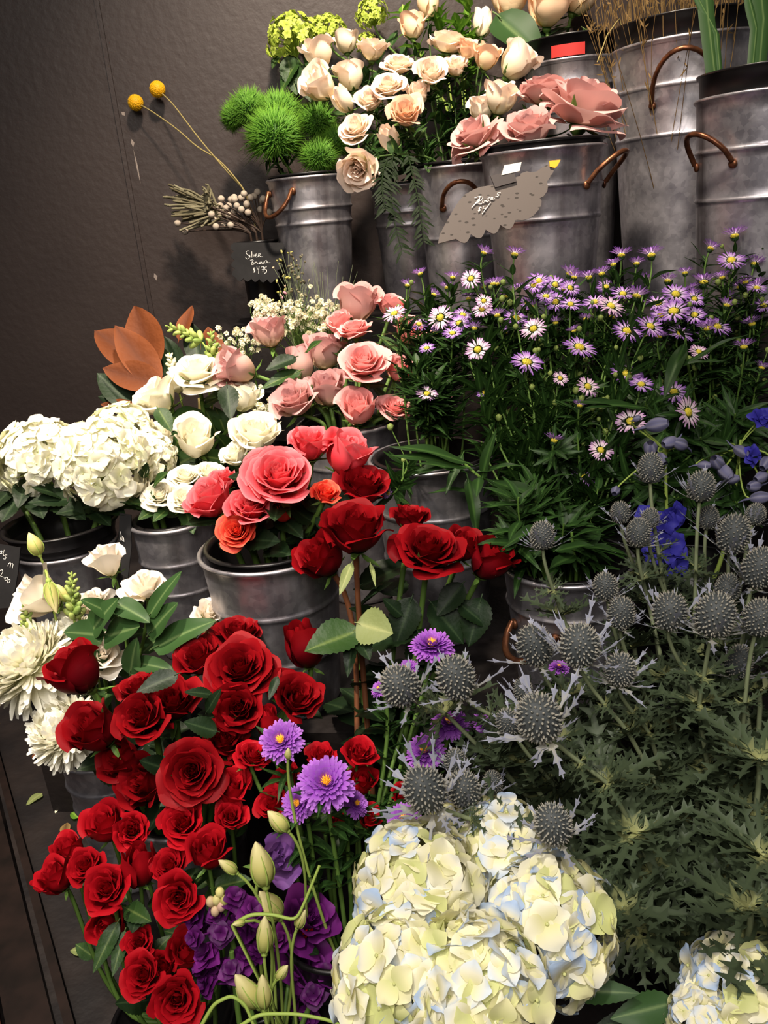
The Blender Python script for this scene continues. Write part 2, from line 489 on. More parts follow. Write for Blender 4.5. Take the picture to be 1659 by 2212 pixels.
def leaf_grid(L, Wd, kind='rose', fold=0.25, droop=0.25, n=13, m=7, seed=0, twist=0.0):
    """Leaf along +x, up is +z; tint R is the distance from the midrib."""
    g = np.random.default_rng(seed)
    s = np.linspace(0, 1, n)[:, None]; u = np.linspace(-1, 1, m)[None, :]
    if kind == 'rose':
        w = np.sin(PI * s**.75)**.8 * (1 - .15 * s); w = w * (1 + .10 * (np.arange(n)[:, None] % 2) * (s > .12) * (s < .95))
    elif kind == 'lance':
        w = np.sin(PI * s**.7)**.9
    elif kind == 'round':
        w = np.sin(PI * s**.62)**.62
    elif kind == 'blade':
        w = (1 - s**3) * (.55 + .45 * sm(s, 0, .15))
    else:
        w = np.sin(PI * s**.85)**.75
    w = np.clip(w, 0.012, None) * Wd / 2
    y = u * w
    z = -fold * w * (1 - abs(u)) + droop * L * (s * .35 - s**2) + .02 * L * np.sin(s * 9 + g.uniform(0, 6)) * u**2
    x = s * L * (1 - .12 * droop * s) + 0 * u
    tw = twist * s
    P = np.stack([x, y * np.cos(tw) - z * np.sin(tw) * 0, z + y * np.sin(tw)], -1)
    T = np.zeros((n, m, 3)); T[..., 0] = abs(u); T[..., 1] = s; T[..., 2] = g.random()
    return P, T


_LEAF = {}


def leaf_mesh(kind, ratio, mat, seed=0, droop=.25, fold=.25):
    k = (kind, round(ratio, 1), mat, seed % 3, droop, fold)
    if k not in _LEAF:
        mb = MB(); n = {'rose': 21, 'blade': 15}.get(kind, 13)
        P, T = leaf_grid(1.0, ratio, kind, fold, droop, n=n, seed=seed % 3)
        mb.grid(P, T)
        # short petiole
        mb.tube([(-.07, 0, -.01), (0, 0, 0), (.1, 0, -.01)], [.014, .014, .008], 5, (0, .5, .5))
        _LEAF[k] = mb.build('leaf', mat)
    return _LEAF[k]


def leaf_R(d, n):
    x = nrm(d); z = nrm(n - x * np.dot(n, x)); y = np.cross(z, x)
    return np.stack([x, y, z], 1)


def leaf_between(root, p0, p1, wpx_ratio, kind, mat, n=None, seed=0, droop=.25, fold=.25, name='leaf', label=None):
    """A leaf of its own from p0 to p1 (world points), its upper face towards n."""
    d = np.asarray(p1) - np.asarray(p0)
    n = vdir(0.1, .6, .8) if n is None else n
    return part(name, leaf_mesh(kind, wpx_ratio, mat, seed, droop, fold), root, p0, leaf_R(d, n), np.linalg.norm(d), label)


def calyx_mesh(mat='stem_green'):
    if 'calyx' not in _LEAF:
        mb = MB()
        v = np.linspace(0, 1, 7); a = np.arange(10) * 2 * PI / 10
        r = np.array([.10, .16, .22, .25, .22, .3, .42]); z = np.array([-.22, -.18, -.1, -.02, .02, .03, .06])
        mb.grid(np.stack([r[:, None] * np.cos(a), r[:, None] * np.sin(a), z[:, None] + 0 * a], -1), closed=True)
        for k in range(5):
            P, T = leaf_grid(.85, .26, 'lance', .4, -.1 - .35 * (k % 3 == 0), n=9, m=5, seed=k)
            t = k * 2 * PI / 5; tilt = (.7, .2, -.5, .45, -.15)[k]
            R = np.array([[math.cos(t), -math.sin(t), 0], [math.sin(t), math.cos(t), 0], [0, 0, 1]]) @ np.array([[math.cos(tilt), 0, -math.sin(tilt)], [0, 1, 0], [math.sin(tilt), 0, math.cos(tilt)]])
            mb.grid((P + [.22, 0, 0]) @ R.T, T)
        _LEAF['calyx'] = mb.build('calyx', mat)
    return _LEAF['calyx']


# ------------------------------------------------------------------ buckets
BK = {}


def bucket(key, name, label, rim, rt, rb, h, ribs=(.72, .60), handles=(), liner=None, mat=ZINC, group='galvanised flower buckets', dark=False):
    """rim = world point at the centre of the rim; liner = (radius share, height above the rim)."""
    rim = np.asarray(rim, float); base = rim - [0, 0, h]
    BK[key] = dict(c=rim, rt=rt, rb=rb, h=h)
    root = thing(name, label, 'bucket', base, group)
    def R(z): return rb + (rt - rb) * z / h
    prof = [(0.0005, 0), (rb * .97, 0), (rb, .004)]
    zs = sorted(set(np.linspace(.01, h - .006, 16).tolist() + [r * h + d for r in ribs for d in (-.006, -.003, 0, .003, .006)]))
    for z in zs:
        bump = max([0] + [.0032 * math.exp(-((z - r * h) / .0032)**2) for r in ribs])
        prof.append((R(z) + bump, z))
    for a in np.linspace(-.6, PI + .6, 8):
        prof.append((rt + .0015 + .0035 * math.cos(a), h + .0035 * math.sin(a)))
    prof += [(rt - .004, h - .006), (rb * .97, .012), (0.0005, .012)]
    mb = MB(); mb.lathe(prof, 72)
    # side seam
    part('body', mb.build('body', mat), root, base)
    if liner:
        k, dz = liner
        mb = MB(); rr = rt * k - .003
        lp = [(0.0005, .014), (rb * .88, .014)]
        zt = h + dz
        for z in sorted(np.linspace(.03, zt - .004, 8).tolist() + [h + .002]):
            inn = min((rb * .88) + (rr - rb * .88) * min(z / h, 1.03), R(z) * .965 - .001)
            lp.append((inn if z < h + .003 else inn + (rr - inn) * min((z - h) / max(zt - h, .001), 1), z))
        lp += [(rr + .004, zt - .004), (rr + .005, zt), (rr - .001, zt + .001), (rr - .004, zt - .008), (rb * .82, .03), (0.0005, .03)]
        mb.lathe(lp, 56)
        part('liner', mb.build('liner', LINER), root, base)
    for hd in handles:
        ang, zf, rise, out = hd[:4]
        dl = hd[4] if len(hd) > 4 else .42
        z0 = zf * h
        pts = []
        for s in np.linspace(-1, 1, 15):
            a = ang + dl * s * (1 - .05 * abs(s)) - PI / 2
            q = math.cos(s * PI / 2)
            rr = R(z0) + .006 + out * q**.8
            pts.append((rr * math.cos(a), rr * math.sin(a), z0 + rise * q**.7))
        mb = MB(); mb.tube(pts, .0048, 10)
        ho = part('handle', mb.build('handle', COPPER), root, base)
        for s in (0, -1):
            q = np.array(pts[s]); mb = MB()
            nn = nrm(np.array([q[0], q[1], 0]))
            mb.ball(q - nn * .003 + [0, 0, -.004], .0085, nn, .55, 7, 12)
            e = part('rivet', mb.build('rivet', COPPER), ho)
    return root


def bucket_path(key, head, axis, n=16, pull=.5, spread=.55, rimshare=.62):
    """Stem from inside a bucket, past its rim, to a flower's receptacle."""
    b = BK[key]
    out = (head - b['c'])[:2]; d = np.linalg.norm(out)
    j = rng.uniform(-1, 1, 2)
    off = out / max(d, 1e-6) * min(d * .6, b['rt'] * rimshare) + j * b['rt'] * .16
    prim = b['c'] + [off[0], off[1], 0.0]
    base = b['c'] + [-off[0] * .35 * b['rb'] / b['rt'], -off[1] * .35 * b['rb'] / b['rt'], -b['h'] + .035]
    base[:2] += j * b['rb'] * .2
    dist = np.linalg.norm(head - prim)
    t0 = nrm(prim - base + [0, 0, .02]) * dist * .8
    t1 = np.asarray(axis) * dist * pull * 1.2
    up = hermite(prim, t0, head, t1, n)
    return np.vstack([base + (prim - base) * np.linspace(0, .9, 4)[:, None], up])


def stem_mesh(pts, root, r0, r1, mat, sides=6):
    mb = MB(); n = len(pts)
    mb.tube(pts - np.array(root.location), np.linspace(r0, r1, n), sides)
    return part('stem', mb.build('stem', mat), root, np.array(root.location))


def stem_leaves(root, pts, count, L, ratio, kind, mat, lo=.45, hi=.92, droop=.25):
    for i in range(count):
        f = rng.uniform(lo, hi); k = int(f * (len(pts) - 2))
        tdir = nrm(pts[k + 1] - pts[k]); a = rng.uniform(0, 2 * PI)
        side = frame(tdir, a)[:, 0]
        d = nrm(side * .9 + tdir * rng.uniform(.1, .6))
        leaf_between(root, pts[k], pts[k] + d * L * rng.uniform(.75, 1.15), ratio, kind, mat, n=nrm(tdir + vdir(0, .3, .6)), seed=int(rng.integers(3)), droop=droop)


def foliage_part(root, pts, count, L, Wd, mat, lo=.3, hi=.97, kind='lance', twig=0, name='foliage', up=.55):
    """All the small narrow leaves of one stem."""
    mb = MB(); o = np.array(root.location)
    for i in range(count):
        f = rng.uniform(lo, hi); k = int(f * (len(pts) - 2)); w = f * (len(pts) - 2) - k
        p = pts[k] * (1 - w) + pts[k + 1] * w - o
        tdir = nrm(pts[k + 1] - pts[k]); side = frame(tdir, rng.uniform(0, 2 * PI))[:, 0]
        d = nrm(side + tdir * rng.uniform(.2, 2 * up))
        ll = L * rng.uniform(.6, 1.25)
        P, T = leaf_grid(ll, Wd * rng.uniform(.8, 1.2), kind, .3, rng.uniform(.0, .6), n=6, m=3, seed=int(rng.integers(99)))
        mb.grid(P @ leaf_R(d, tdir).T + p, T)
    return part(name, mb.build(name, mat), root, o)


def fib(n, zmin=-1.0, zmax=1.0, jit=0.0, seed=0):
    g = np.random.default_rng(seed)
    i = np.arange(n) + .5
    z = zmax - (zmax - zmin) * i / n
    a = i * 2.399963 + g.uniform(-jit, jit, n)
    r = np.sqrt(np.maximum(0, 1 - z * z))
    return np.stack([r * np.cos(a), r * np.sin(a), z], 1)


def floret(mb, c, axis, size, g, petals=4, hue=0.5, cup=.25, spin=0.0, mat=0, bead=None, nv=6, nu=5):
    R = frame(axis, spin)
    v = np.linspace(0, 1, nv)[:, None]; u = np.linspace(-1, 1, nu)[None, :]
    for k in range(petals):
        a = 2 * PI * k / petals + g.uniform(-.12, .12)
        w = np.sin(PI * np.clip(.10 + .86 * v**.9, 0, 1))**.55 * (.62 if petals < 5 else .46) * g.uniform(.9, 1.12)
        cu = cup + g.uniform(-.22, .22)
        x = v * (1 - .10 * u**2) + .05
        z = cu * v * (1 - .55 * v) * 1.6 + .16 * w * u**2 - .10 * v**3 + .05 * np.sin(u * 3 + g.uniform(0, 6)) * v + .02 * k
        P = np.stack([x + 0 * u, w * u, z], -1) * size
        ca, sa = math.cos(a), math.sin(a)
        P = P @ np.array([[ca, -sa, 0], [sa, ca, 0], [0, 0, 1]]).T
        T = np.zeros((nv, nu, 3)); T[..., 0] = np.clip(.10 + (hue - .10) * np.clip(.25 + v, 0, 1)**.8 + .10 * (v - .5) + 0 * u, 0, 1); T[..., 1] = v; T[..., 2] = g.random()
        mb.grid(P @ R.T + c, T, mat)
    if bead is not None:
        mb.ball(c + R[:, 2] * size * .08, size * .09, nv=4, nu=6, tint=(.1, .5, .5), mat=bead)


_H = {}


def hydrangea_mesh(seed, mat, n=120, fs=.25, zmin=-.45, mixed=False, lumpy=.08):
    k = ('hyd', seed, mat, n)
    if k not in _H:
        g = np.random.default_rng(seed + 40); mb = MB()
        for d in fib(n, zmin, 1.0, .5, seed):
            rr = .88 + g.uniform(-lumpy, lumpy)
            ax = nrm(d + g.normal(0, .20, 3))
            if mixed:
                hue = float(np.clip(g.choice([.12, .32, .48, .6, .8, .97], p=[.10, .18, .20, .18, .18, .16]) + g.uniform(-.06, .06), 0, 1))
            else:
                hue = float(np.clip(g.normal(.55, .2), 0, 1))
            floret(mb, d * rr, ax, fs * g.uniform(.75, 1.2), g, 4, hue, .22, g.uniform(0, 6), 0, 0)
        # short branching pedicels inside the head
        pts = fib(40, zmin, 1, .3, seed + 3)
        for d in pts:
            mb.tube([[0, 0, -.35], d * .4 + [0, 0, -.15], d * .84], [.03, .022, .014], 4, (0, .5, .3), 0, cap=False)
        _H[k] = mb.build('flower_head', mat)
    return _H[k]


def strap_petals(mb, g, dirs, length, width, curl, start=.12, mat=0, tilt=0.0, nv=6, hue0=0.0):
    """Narrow rounded petals leaving a centre along dirs and curling towards +z (curl > 0) or away."""
    v = np.linspace(0, 1, nv)[:, None]; u = np.linspace(-1, 1, 3)[None, :]
    for d in dirs:
        L = length * g.uniform(.88, 1.12); cu = curl * g.uniform(.6, 1.3)
        zz = np.array([0, 0, 1.0]); d = nrm(d)
        n = nrm(zz - d * np.dot(zz, d)) if abs(d[2]) < .98 else frame(d, g.uniform(0, 6))[:, 0]
        s = np.cross(n, d)
        w = width * (np.sin(PI * (.12 + .80 * v**1.1))**.7) * g.uniform(.85, 1.15)
        a = cu * v**1.3
        x = start + L * np.cumsum(np.cos(a), 0) / nv; z = L * np.cumsum(np.sin(a), 0) / nv + .25 * w * u**2
        P = x[..., None] * d + (w * u)[..., None] * s + z[..., None] * n
        T = np.zeros((nv, 3, 3)); T[..., 0] = np.clip(hue0 + v, 0, 1); T[..., 1] = g.random(); T[..., 2] = g.random()
        mb.grid(P, T, mat)


def mum_mesh(seed):
    k = ('mum', seed)
    if k not in _H:
        g = np.random.default_rng(seed); mb = MB()
        for (z0, z1, n, L, cu, st) in ((.25, 1, 110, .50, 1.3, .34), (.0, .85, 120, .64, 1.0, .30), (-.35, .5, 110, .74, .6, .26), (-.65, .1, 80, .84, .05, .22), (-.85, -.3, 46, .95, -.5, .15)):
            strap_petals(mb, g, fib(n, z0, z1, .5, seed + n), L, .10, cu, st)
        mb.ball((0, 0, 0), .35, tint=(.2, .5, .5))
        _H[k] = mb.build('flower_head', 'chrysanthemum_white')
    return _H[k]


def matsumoto_mesh(seed):
    k = ('mat', seed)
    if k not in _H:
        g = np.random.default_rng(seed); mb = MB()
        for (el, n, L) in ((-.12, 34, .92), (.06, 34, .88), (.24, 32, .78), (.45, 26, .64), (.68, 20, .5), (.9, 14, .4)):
            a = np.arange(n) * 2 * PI / n + g.uniform(-.08, .08, n)
            e = el + g.uniform(-.08, .08, n)
            strap_petals(mb, g, np.stack([np.cos(a) * np.cos(e), np.sin(a) * np.cos(e), np.sin(e)], 1), L, .105, .35 - .4 * (el < .2), .1, nv=5)
        h = mb.build('ray_petals', 'aster_purple')
        mb = MB()
        d = fib(46, .25, 1, .2, seed)
        mb.spikes(d * [.16, .16, .1] + [0, 0, .12], d * [.25, .25, .2] + [0, 0, .26], .035, 0, 1)
        mb.ball((0, 0, .12), .17, stretch=.7, tint=(.2, .5, .5))
        e = mb.build('disc', 'orange_disc')
        mb = MB()
        for ring, (n, L) in enumerate(((11, 1.0), (10, .75))):
            for i in range(n):
                t = 2 * PI * (i + .5 * ring) / n
                P, T = leaf_grid(L * .72 * g.uniform(.8, 1.1), .2, 'lance', .2, .35, n=7, m=5, seed=i)
                R = leaf_R(np.array([math.cos(t), math.sin(t), -.22 - .3 * ring]), np.array([0, 0, 1.0]))
                mb.grid((P + [.08, 0, 0]) @ R.T + [0, 0, -.06 - .08 * ring], T)
        mb.ball((0, 0, -.08), .2, stretch=.9, tint=(.3, .5, .5))
        c = mb.build('bracts', 'aster_leaf')
        _H[k] = (h, e, c)
    return _H[k]


def daisy_mesh(seed, mat, n=26, half=False):
    k = ('daisy', seed, mat, half)
    if k not in _H:
        g = np.random.default_rng(seed); mb = MB()
        for (el, nn, L) in (((.05, n, .78), (.22, n - 6, .7)) if not half else ((.55, n, .78), (.8, n - 8, .7))):
            a = np.arange(nn) * 2 * PI / nn + g.uniform(-.12, .12, nn); e = el + g.uniform(-.14, .14, nn)
            strap_petals(mb, g, np.stack([np.cos(a) * np.cos(e), np.sin(a) * np.cos(e), np.sin(e)], 1), L, .062, -.15, .2, nv=4)
        rays = mb.build('ray_petals', mat)
        mb = MB(); d = fib(60, .05, 1, .2, seed)
        mb.ball((0, 0, .02), .27, stretch=.6, nv=6, nu=10, tint=(.35, .5, .5))
        mb.spikes(d * [.25, .25, .14] + [0, 0, .03], d * [.31, .31, .22] + [0, 0, .05], .03, .3, 1)
        disc = mb.build('disc', 'aster_disc')
        mb = MB()
        d = fib(34, -1, -.1, .3, seed)
        mb.ball((0, 0, -.12), .22, stretch=.9, nv=6, nu=9, tint=(.4, .5, .5))
        mb.spikes(d * .2 + [0, 0, -.12], d * [.34, .34, .1] + [0, 0, .06], .05, .2, .8)
        inv = mb.build('bracts', 'aster_leaf')
        _H[k] = (rays, disc, inv)
    return _H[k]


def spiny(mb, p0, d, n, L, W, g, curve=.25, spines=3, mat=0, hue=(0, 1), tip=.02):
    """A stiff narrow bract with side spines, from p0 along d, face n."""
    m = 4 * spines + 3
    s = np.linspace(0, 1, m)
    half = W * np.sin(PI * np.clip(s * .8 + .1, 0, 1))**.8 * (1 - .55 * s)
    spike = np.zeros(m); fwd = np.zeros(m)
    for i in range(3, m - 1, 4):
        spike[i] = W * g.uniform(1.3, 2.6) * (1 - .35 * s[i]); fwd[i] = L * .07
    half[-1] = tip * W
    R = leaf_R(d, n)
    z = curve * L * s**2
    P = np.zeros((m, 3, 3))
    for j, sg in enumerate((-1, 0, 1)):
        ww = sg * (half + spike); P[:, j, 0] = s * L + (fwd if sg else 0); P[:, j, 1] = ww; P[:, j, 2] = z + (.35 * abs(ww) if sg else 0)
    T = np.zeros((m, 3, 3)); T[..., 0] = (hue[0] + (hue[1] - hue[0]) * s)[:, None]; T[:, 1, 0] *= .5; T[..., 1] = g.random(); T[..., 2] = g.random()
    mb.grid(P @ R.T + p0, T, mat)


def eryngium_mesh(seed, tall=1.25, nb=12, blen=1.9, lift=.45):
    k = ('ery', seed)
    if k not in _H:
        g = np.random.default_rng(seed); mb = MB()
        d = fib(215, -.82, 1, .10, seed)
        sc = np.array([.78, .78, .78 * tall])
        b = d * sc
        mb.ball((0, 0, 0), .80, stretch=tall, nv=12, nu=18, tint=(.05, .5, .5))
        n = d / sc; n /= np.linalg.norm(n, axis=1)[:, None]
        tip = b + (n * .8 + [0, 0, .30]) * .14
        for q in range(len(d)):
            mb.ball(b[q] + n[q] * .03, .056, n[q], 1.5, 5, 6, (.45 + .25 * g.random(), .5, g.random()))
        mb.spikes(b + (n * .06), tip + (n + g.normal(0, .12, n.shape)) * .06, .034, .6, 1.0, sides=4)
        head = mb.build('flower_head', 'eryngium_head')
        mb = MB()
        for i in range(nb):
            t = 2 * PI * i / nb + g.uniform(-.2, .2); el = lift + g.uniform(-.35, .35)
            dd = np.array([math.cos(t) * math.cos(el), math.sin(t) * math.cos(el), math.sin(el)])
            spiny(mb, np.array([.2 * math.cos(t), .2 * math.sin(t), -.78 * tall]), dd, np.array([-dd[0] * .3, -dd[1] * .3, 1.0]), blen * g.uniform(.7, 1.3), .085, g, g.uniform(.0, .3), int(g.integers(2, 5)))
        br = mb.build('bracts', 'eryngium_bract')
        _H[k] = (head, br)
    return _H[k]


def pom_mesh(seed, kind):
    k = (kind, seed)
    if k not in _H:
        g = np.random.default_rng(seed); mb = MB()
        if kind == 'dianthus':
            d = fib(1500, -.6, 1, .5, seed); d2 = d + g.normal(0, .22, d.shape)
            L = (.9 + g.uniform(-.12, .1, len(d)))[:, None]
            mid = d * .6 * L; tip = mid + (d2 * .42 + g.normal(0, .05, d.shape)) * L
            mb.spikes(d * .2, mid + (tip - mid) * .4, .022, 0, .7); mb.spikes(mid, tip, .018, .4, 1.0)
            mb.ball((0, 0, 0), .55, tint=(.25, .5, .5))
            me = mb.build('flower_head', 'dianthus_green')
        elif kind == 'craspedia':
            d = fib(320, -1, 1, .1, seed)
            mb.ball((0, 0, 0), .92, nv=14, nu=20, tint=(.15, .5, .5))
            mb.spikes(d * .9, d * 1.02, .06, .2, 1, sides=6)
            me = mb.build('flower_head', 'craspedia_yellow')
        elif kind == 'viburnum':
            for q in fib(110, -.35, 1, .5, seed):
                floret(mb, q * g.uniform(.78, .98), nrm(q + g.normal(0, .3, 3)), .17, g, 5, g.uniform(.3, .8), .2, g.uniform(0, 6), nv=3, nu=3)
            for q in fib(26, -.35, 1, .3, seed):
                mb.tube([[0, 0, -.5], q * .4 + [0, 0, -.1], q * .85], .02, 4, (0, .5, .5), cap=False)
            me = mb.build('flower_head', 'viburnum_lime')
        _H[k] = me
    return _H[k]


def flower(name, label, cat, group, key, px, py, Z, rpx, axis, parts, hc=0.45, stem_mat='stem_green', r0=.0035, r1=.0026, leaves=None, foliage=None, pull=.5, spin=None, calyx=True, stem_to=0.0, path=None):
    """Generic cut flower: head parts on one axis, its stem into the bucket. parts = [(name, mesh)] in head units; hc = height of the pixel's point above the receptacle."""
    ax = vdir(*axis); s = rpx * Z / FPX
    ctr = at(px, py, Z); foot = ctr - ax * hc * s
    pts = bucket_path(key, foot + ax * stem_to * s, ax, pull=pull) if path is None else path(foot + ax * stem_to * s, ax)
    root = thing(name, label, cat, pts[0], group)
    R = frame(ax, rng.uniform(0, 2 * PI) if spin is None else spin)
    for nm, me in parts:
        part(nm, me, root, foot, R, s)
    if calyx:
        part('calyx', calyx_mesh(), root, foot, R, s * .8)
    stem_mesh(pts, root, r0, r1, stem_mat)
    if leaves:
        stem_leaves(root, pts, *leaves)
    if foliage:
        foliage_part(root, pts, *foliage)
    return root, pts, foot, ax, s


def rose(label, group, mat, key, px, py, Z, r, kind='open', axis=(0, .6, .8), i=0, leaves=None, stem='stem_green', name='rose', cat='rose', **kw):
    me, zt = bloom_mesh(kind, i, mat)
    return flower(name, label, cat, group, key, px, py, Z, r, axis, [('bloom', me)], hc=zt * .48, stem_mat=stem, leaves=leaves, **kw)


def bud_mesh(mat, seed=0, fat=.42):
    k = ('budm', mat, seed, fat)
    if k not in _H:
        mb = MB(); v = np.linspace(0, 1, 10); a = np.arange(14) * 2 * PI / 14
        r = fat * np.sin(PI * v**.8)**.75 * (1 - .25 * v) * .5 + .012
        tw = v[:, None] * 1.0
        rr = r[:, None] * (1 + .10 * np.cos(5 * (a - tw * 1.2)) * v[:, None])
        P = np.stack([rr * np.cos(a + tw), rr * np.sin(a + tw), v[:, None] + 0 * a], -1)
        T = np.zeros((10, 14, 3)); T[..., 0] = v[:, None]; T[..., 1] = .5; T[..., 2] = .5
        mb.grid(P, T, closed=True)
        h = mb.build('bud', mat)
        mb = MB()
        for q in range(5):
            t = q * 2 * PI / 5
            ps = [((r[j] + .012) * math.cos(t), (r[j] + .012) * math.sin(t), v[j] * .95 + .02) for j in range(0, 8)]
            mb.tube(np.array(ps), np.linspace(.03, .007, 8), 5)
        mb.ball((0, 0, 0), .09, tint=(.5, .5, .5))
        _H[k] = (h, mb.build('sepals', 'stem_lime'))
    return _H[k]


# ================================================================== the setting
def wall_mat():
    m, nt, b = new_mat('dark_painted_wall')
    tc = node(nt, 'ShaderNodeTexCoord')
    nz = node(nt, 'ShaderNodeTexNoise'); nz.inputs['Scale'].default_value = 3.0; nz.inputs['Detail'].default_value = 6
    nt.links.new(tc.outputs['Object'], nz.inputs['Vector'])
    r = node(nt, 'ShaderNodeValToRGB')
    r.color_ramp.elements[0].position = .3; r.color_ramp.elements[0].color = srgb('#332a28')
    r.color_ramp.elements[1].position = .75; r.color_ramp.elements[1].color = srgb('#3d3330')
    nt.links.new(nz.outputs[0], r.inputs[0]); nt.links.new(r.outputs[0], b.inputs['Base Color'])
    b.inputs['Roughness'].default_value = .5; b.inputs['Specular IOR Level'].default_value = .35
    n2 = node(nt, 'ShaderNodeTexNoise'); n2.inputs['Scale'].default_value = 55; n2.inputs['Detail'].default_value = 5
    nt.links.new(tc.outputs['Object'], n2.inputs['Vector'])
    bp = node(nt, 'ShaderNodeBump'); bp.inputs['Strength'].default_value = .35; bp.inputs['Distance'].default_value = .004
    nt.links.new(n2.outputs[0], bp.inputs['Height']); nt.links.new(bp.outputs[0], b.inputs['Normal'])
    MATS['wall'] = m


wall_mat()
flat_mat('scuff', '#8d8078', 0.8)
flat_mat('floor_dark', '#141011', 0.55, bump=.4, bscale=18, mix=('#231c1a', 12))
flat_mat('rail_black', '#16110f', 0.35, 0, .5, mix=('#241a17', 20))
flat_mat('rail_rust', '#3c1a12', 0.5, .3, .4, mix=('#5a2c1f', 30))
flat_mat('steel_grey', '#8a8683', .35, .8)

WALL_Y = 2.345
mb = MB(); box_mb(mb, (0, 0, 1.5), (5.2, .08, 3.6))
# old scuffs where a fixture was pulled off
def wall_px(x, y):
    d = at(x, y, 1.0) - EYE
    return EYE + d * ((WALL_Y - EYE[1]) / d[1])
for (x0, y0, x1, y1, w) in ((284, 300, 288, 318, .007), (288, 322, 304, 398, .0035), (333, 590, 338, 606, .008), (262, 242, 270, 250, .008)):
    a, b_ = wall_px(x0, y0), wall_px(x1, y1); d = nrm(b_ - a); s = np.cross(d, [0, 1, 0]) * w / 2
    off = np.array([0, -WALL_Y + .04 - .0805, 0]) if False else np.array([0, -(WALL_Y + .04), 0]) + [0, -.0006, 0]
    mid = (a + b_) / 2
    mb.add(np.array([a, mid + s * 1.6, b_, mid - s]) + off, [(0, 1, 2, 3)], mat=1)
struct('wall_back', mb.build('wall_back', ['wall', 'scuff'], False), (0, WALL_Y + .04, 0))
# seam cover strip on the wall
p0, p1 = wall_px(214, -20), wall_px(322, 680)
mb = MB(); box_mb(mb, (0, 0, 0), (.011, .006, 2.6))
struct('trim_1', mb.build('trim_1', 'wall', False), ((p0[0] + p1[0]) / 2, WALL_Y - .003, 1.75))
mb = MB(); mb.ball((0, 0, 0), .006, (0, -1, 0), .6)
mb.tube([(0, .006, 0), (0, 0, 0)], .003, 8)
nail_at = wall_px(266, 246)
mb = MB(); box_mb(mb, (0, 0, -.02), (5.2, 5.4, .04))
struct('floor', mb.build('floor', 'floor_dark', False), (0, .2, 0))

# display stand: a platform with two black steps
stand = thing('display_stand', 'black stained wooden flower stand stepped up against the dark wall', 'display stand', (0, 1.2, 0))
def step(nm, poly, z0, z1, mat=PLANK):
    m_ = MB(); prism_mb(m_, poly, z0, z1)
    part(nm, m_.build(nm, mat, False), stand, (0, 0, 0))
step('platform', [(-.93, 1.60), (-.43, .70), (-.36, .40), (1.4, .40), (1.4, 2.34), (-.93, 2.34)], 0.0, .52, MATS['floor_dark'])
step('middle_step', [(-.655, 2.34), (-.655, 1.265), (-.43, 1.235), (-.235, 1.045), (.1, .99), (1.4, .96), (1.4, 2.34)], .521, .80)
step('upper_step', [(-.345, 2.34), (-.345, 1.99), (.07, 1.955), (.14, 1.79), (.26, 1.665), (.6, 1.51), (1.4, 1.49), (1.4, 2.34)], .801, 1.26)
# sliding-door track along the platform's left edge
k0, k1 = np.array([-.93, 1.62, .52]), np.array([-.40, .68, .52])
d = nrm(k1 - k0); sd = nrm(np.cross([0, 0, 1], d)); Rk = np.stack([d, sd, [0, 0, 1.0]], 1); L_ = 2.6
for i, (off, w, h, mt) in enumerate(((.0, .012, .022, 'rail_black'), (-.045, .055, .010, 'rail_black'), (-.082, .010, .02, 'rail_rust'), (-.15, .11, .03, 'rail_black'))):
    m_ = MB(); box_mb(m_, (0, 0, h / 2), (L_, w, h), R=Rk)
    struct('trim_%d' % (i + 2), m_.build('trim', mt, False), tuple((k0 + k1) / 2 + sd * off))

# ================================================================== buckets
TA, TB, TP = 1.26, .80, .52
def bk(key, px, py, Z, rt, rb, zb, label, name='flower_bucket', **kw):
    rim = at(px, py, Z)
    return bucket(key, name, label, rim, rt, rb, rim[2] - zb - .001, **kw)

bk('B1', 668, 386, 1.95, .098, .072, TA, 'galvanised bucket of green dianthus beside the dark wall', ribs=(.80, .70), handles=[(-.80, .93, -.055, .03, .45)], liner=(.97, .010))
bk('B2', 880, 400, 2.0, .088, .068, TA, 'galvanised bucket half hidden under the drooping dark fern', ribs=(.8, .7), liner=(.97, .006))
bk('B3', 990, 362, 1.80, .094, .074, TA, 'galvanised bucket with copper handle behind the left half of the roses sign', ribs=(.55,), handles=[(-.10, .76, .045, .028, .45)], liner=(.99, .012))
bk('B4', 1172, 328, 1.62, .119, .094, TA, 'galvanised bucket of mauve roses behind the right half of the roses sign', ribs=(.80, .62), handles=[(.95, .80, .05, .045, .42)], liner=(1.0, .016))
bk('B5', 1492, 100, 1.76, .163, .128, TA, 'tall wide galvanised bucket of dry grass with a high copper handle', ribs=(.84, .66), handles=[(-.42, .78, .085, .05, .42)], liner=(1.0, .045))
bk('B6', 1665, 205, 1.48, .125, .112, TA, 'galvanised bucket of green blades at the right edge, in front of the tallest bucket', ribs=(.77, .55), handles=[(-1.28, .72, .05, .035, .42)], liner=(1.0, .042))
b7_root = bk('B7', 1236, 140, 1.93, .110, .092, TA, 'bucket of cream roses with a red label behind the mauve roses', ribs=(.9, .8), liner=(1.02, .05))
bk('B8', 752, 912, 1.53, .092, .070, TB, 'galvanised bucket of pink and dusty mauve roses', ribs=(.8,), liner=(.96, .004))
bk('B9', 932, 985, 1.37, .102, .080, TB, 'reddish tarnished galvanised bucket below the pink roses and asters', ribs=(.74, .46), liner=(.94, .004))
bk('B10', 1225, 1210, 1.2, .092, .074, TB, 'galvanised bucket with copper handle behind the sea holly', ribs=(.72,), handles=[(-.85, .62, -.03, .035, .45)], liner=(.95, .004))
bk('B11', 142, 1175, 1.42, .084, .066, TB, 'galvanised bucket of white hydrangeas with a tall black liner', ribs=(.62,), liner=(1.13, .042))
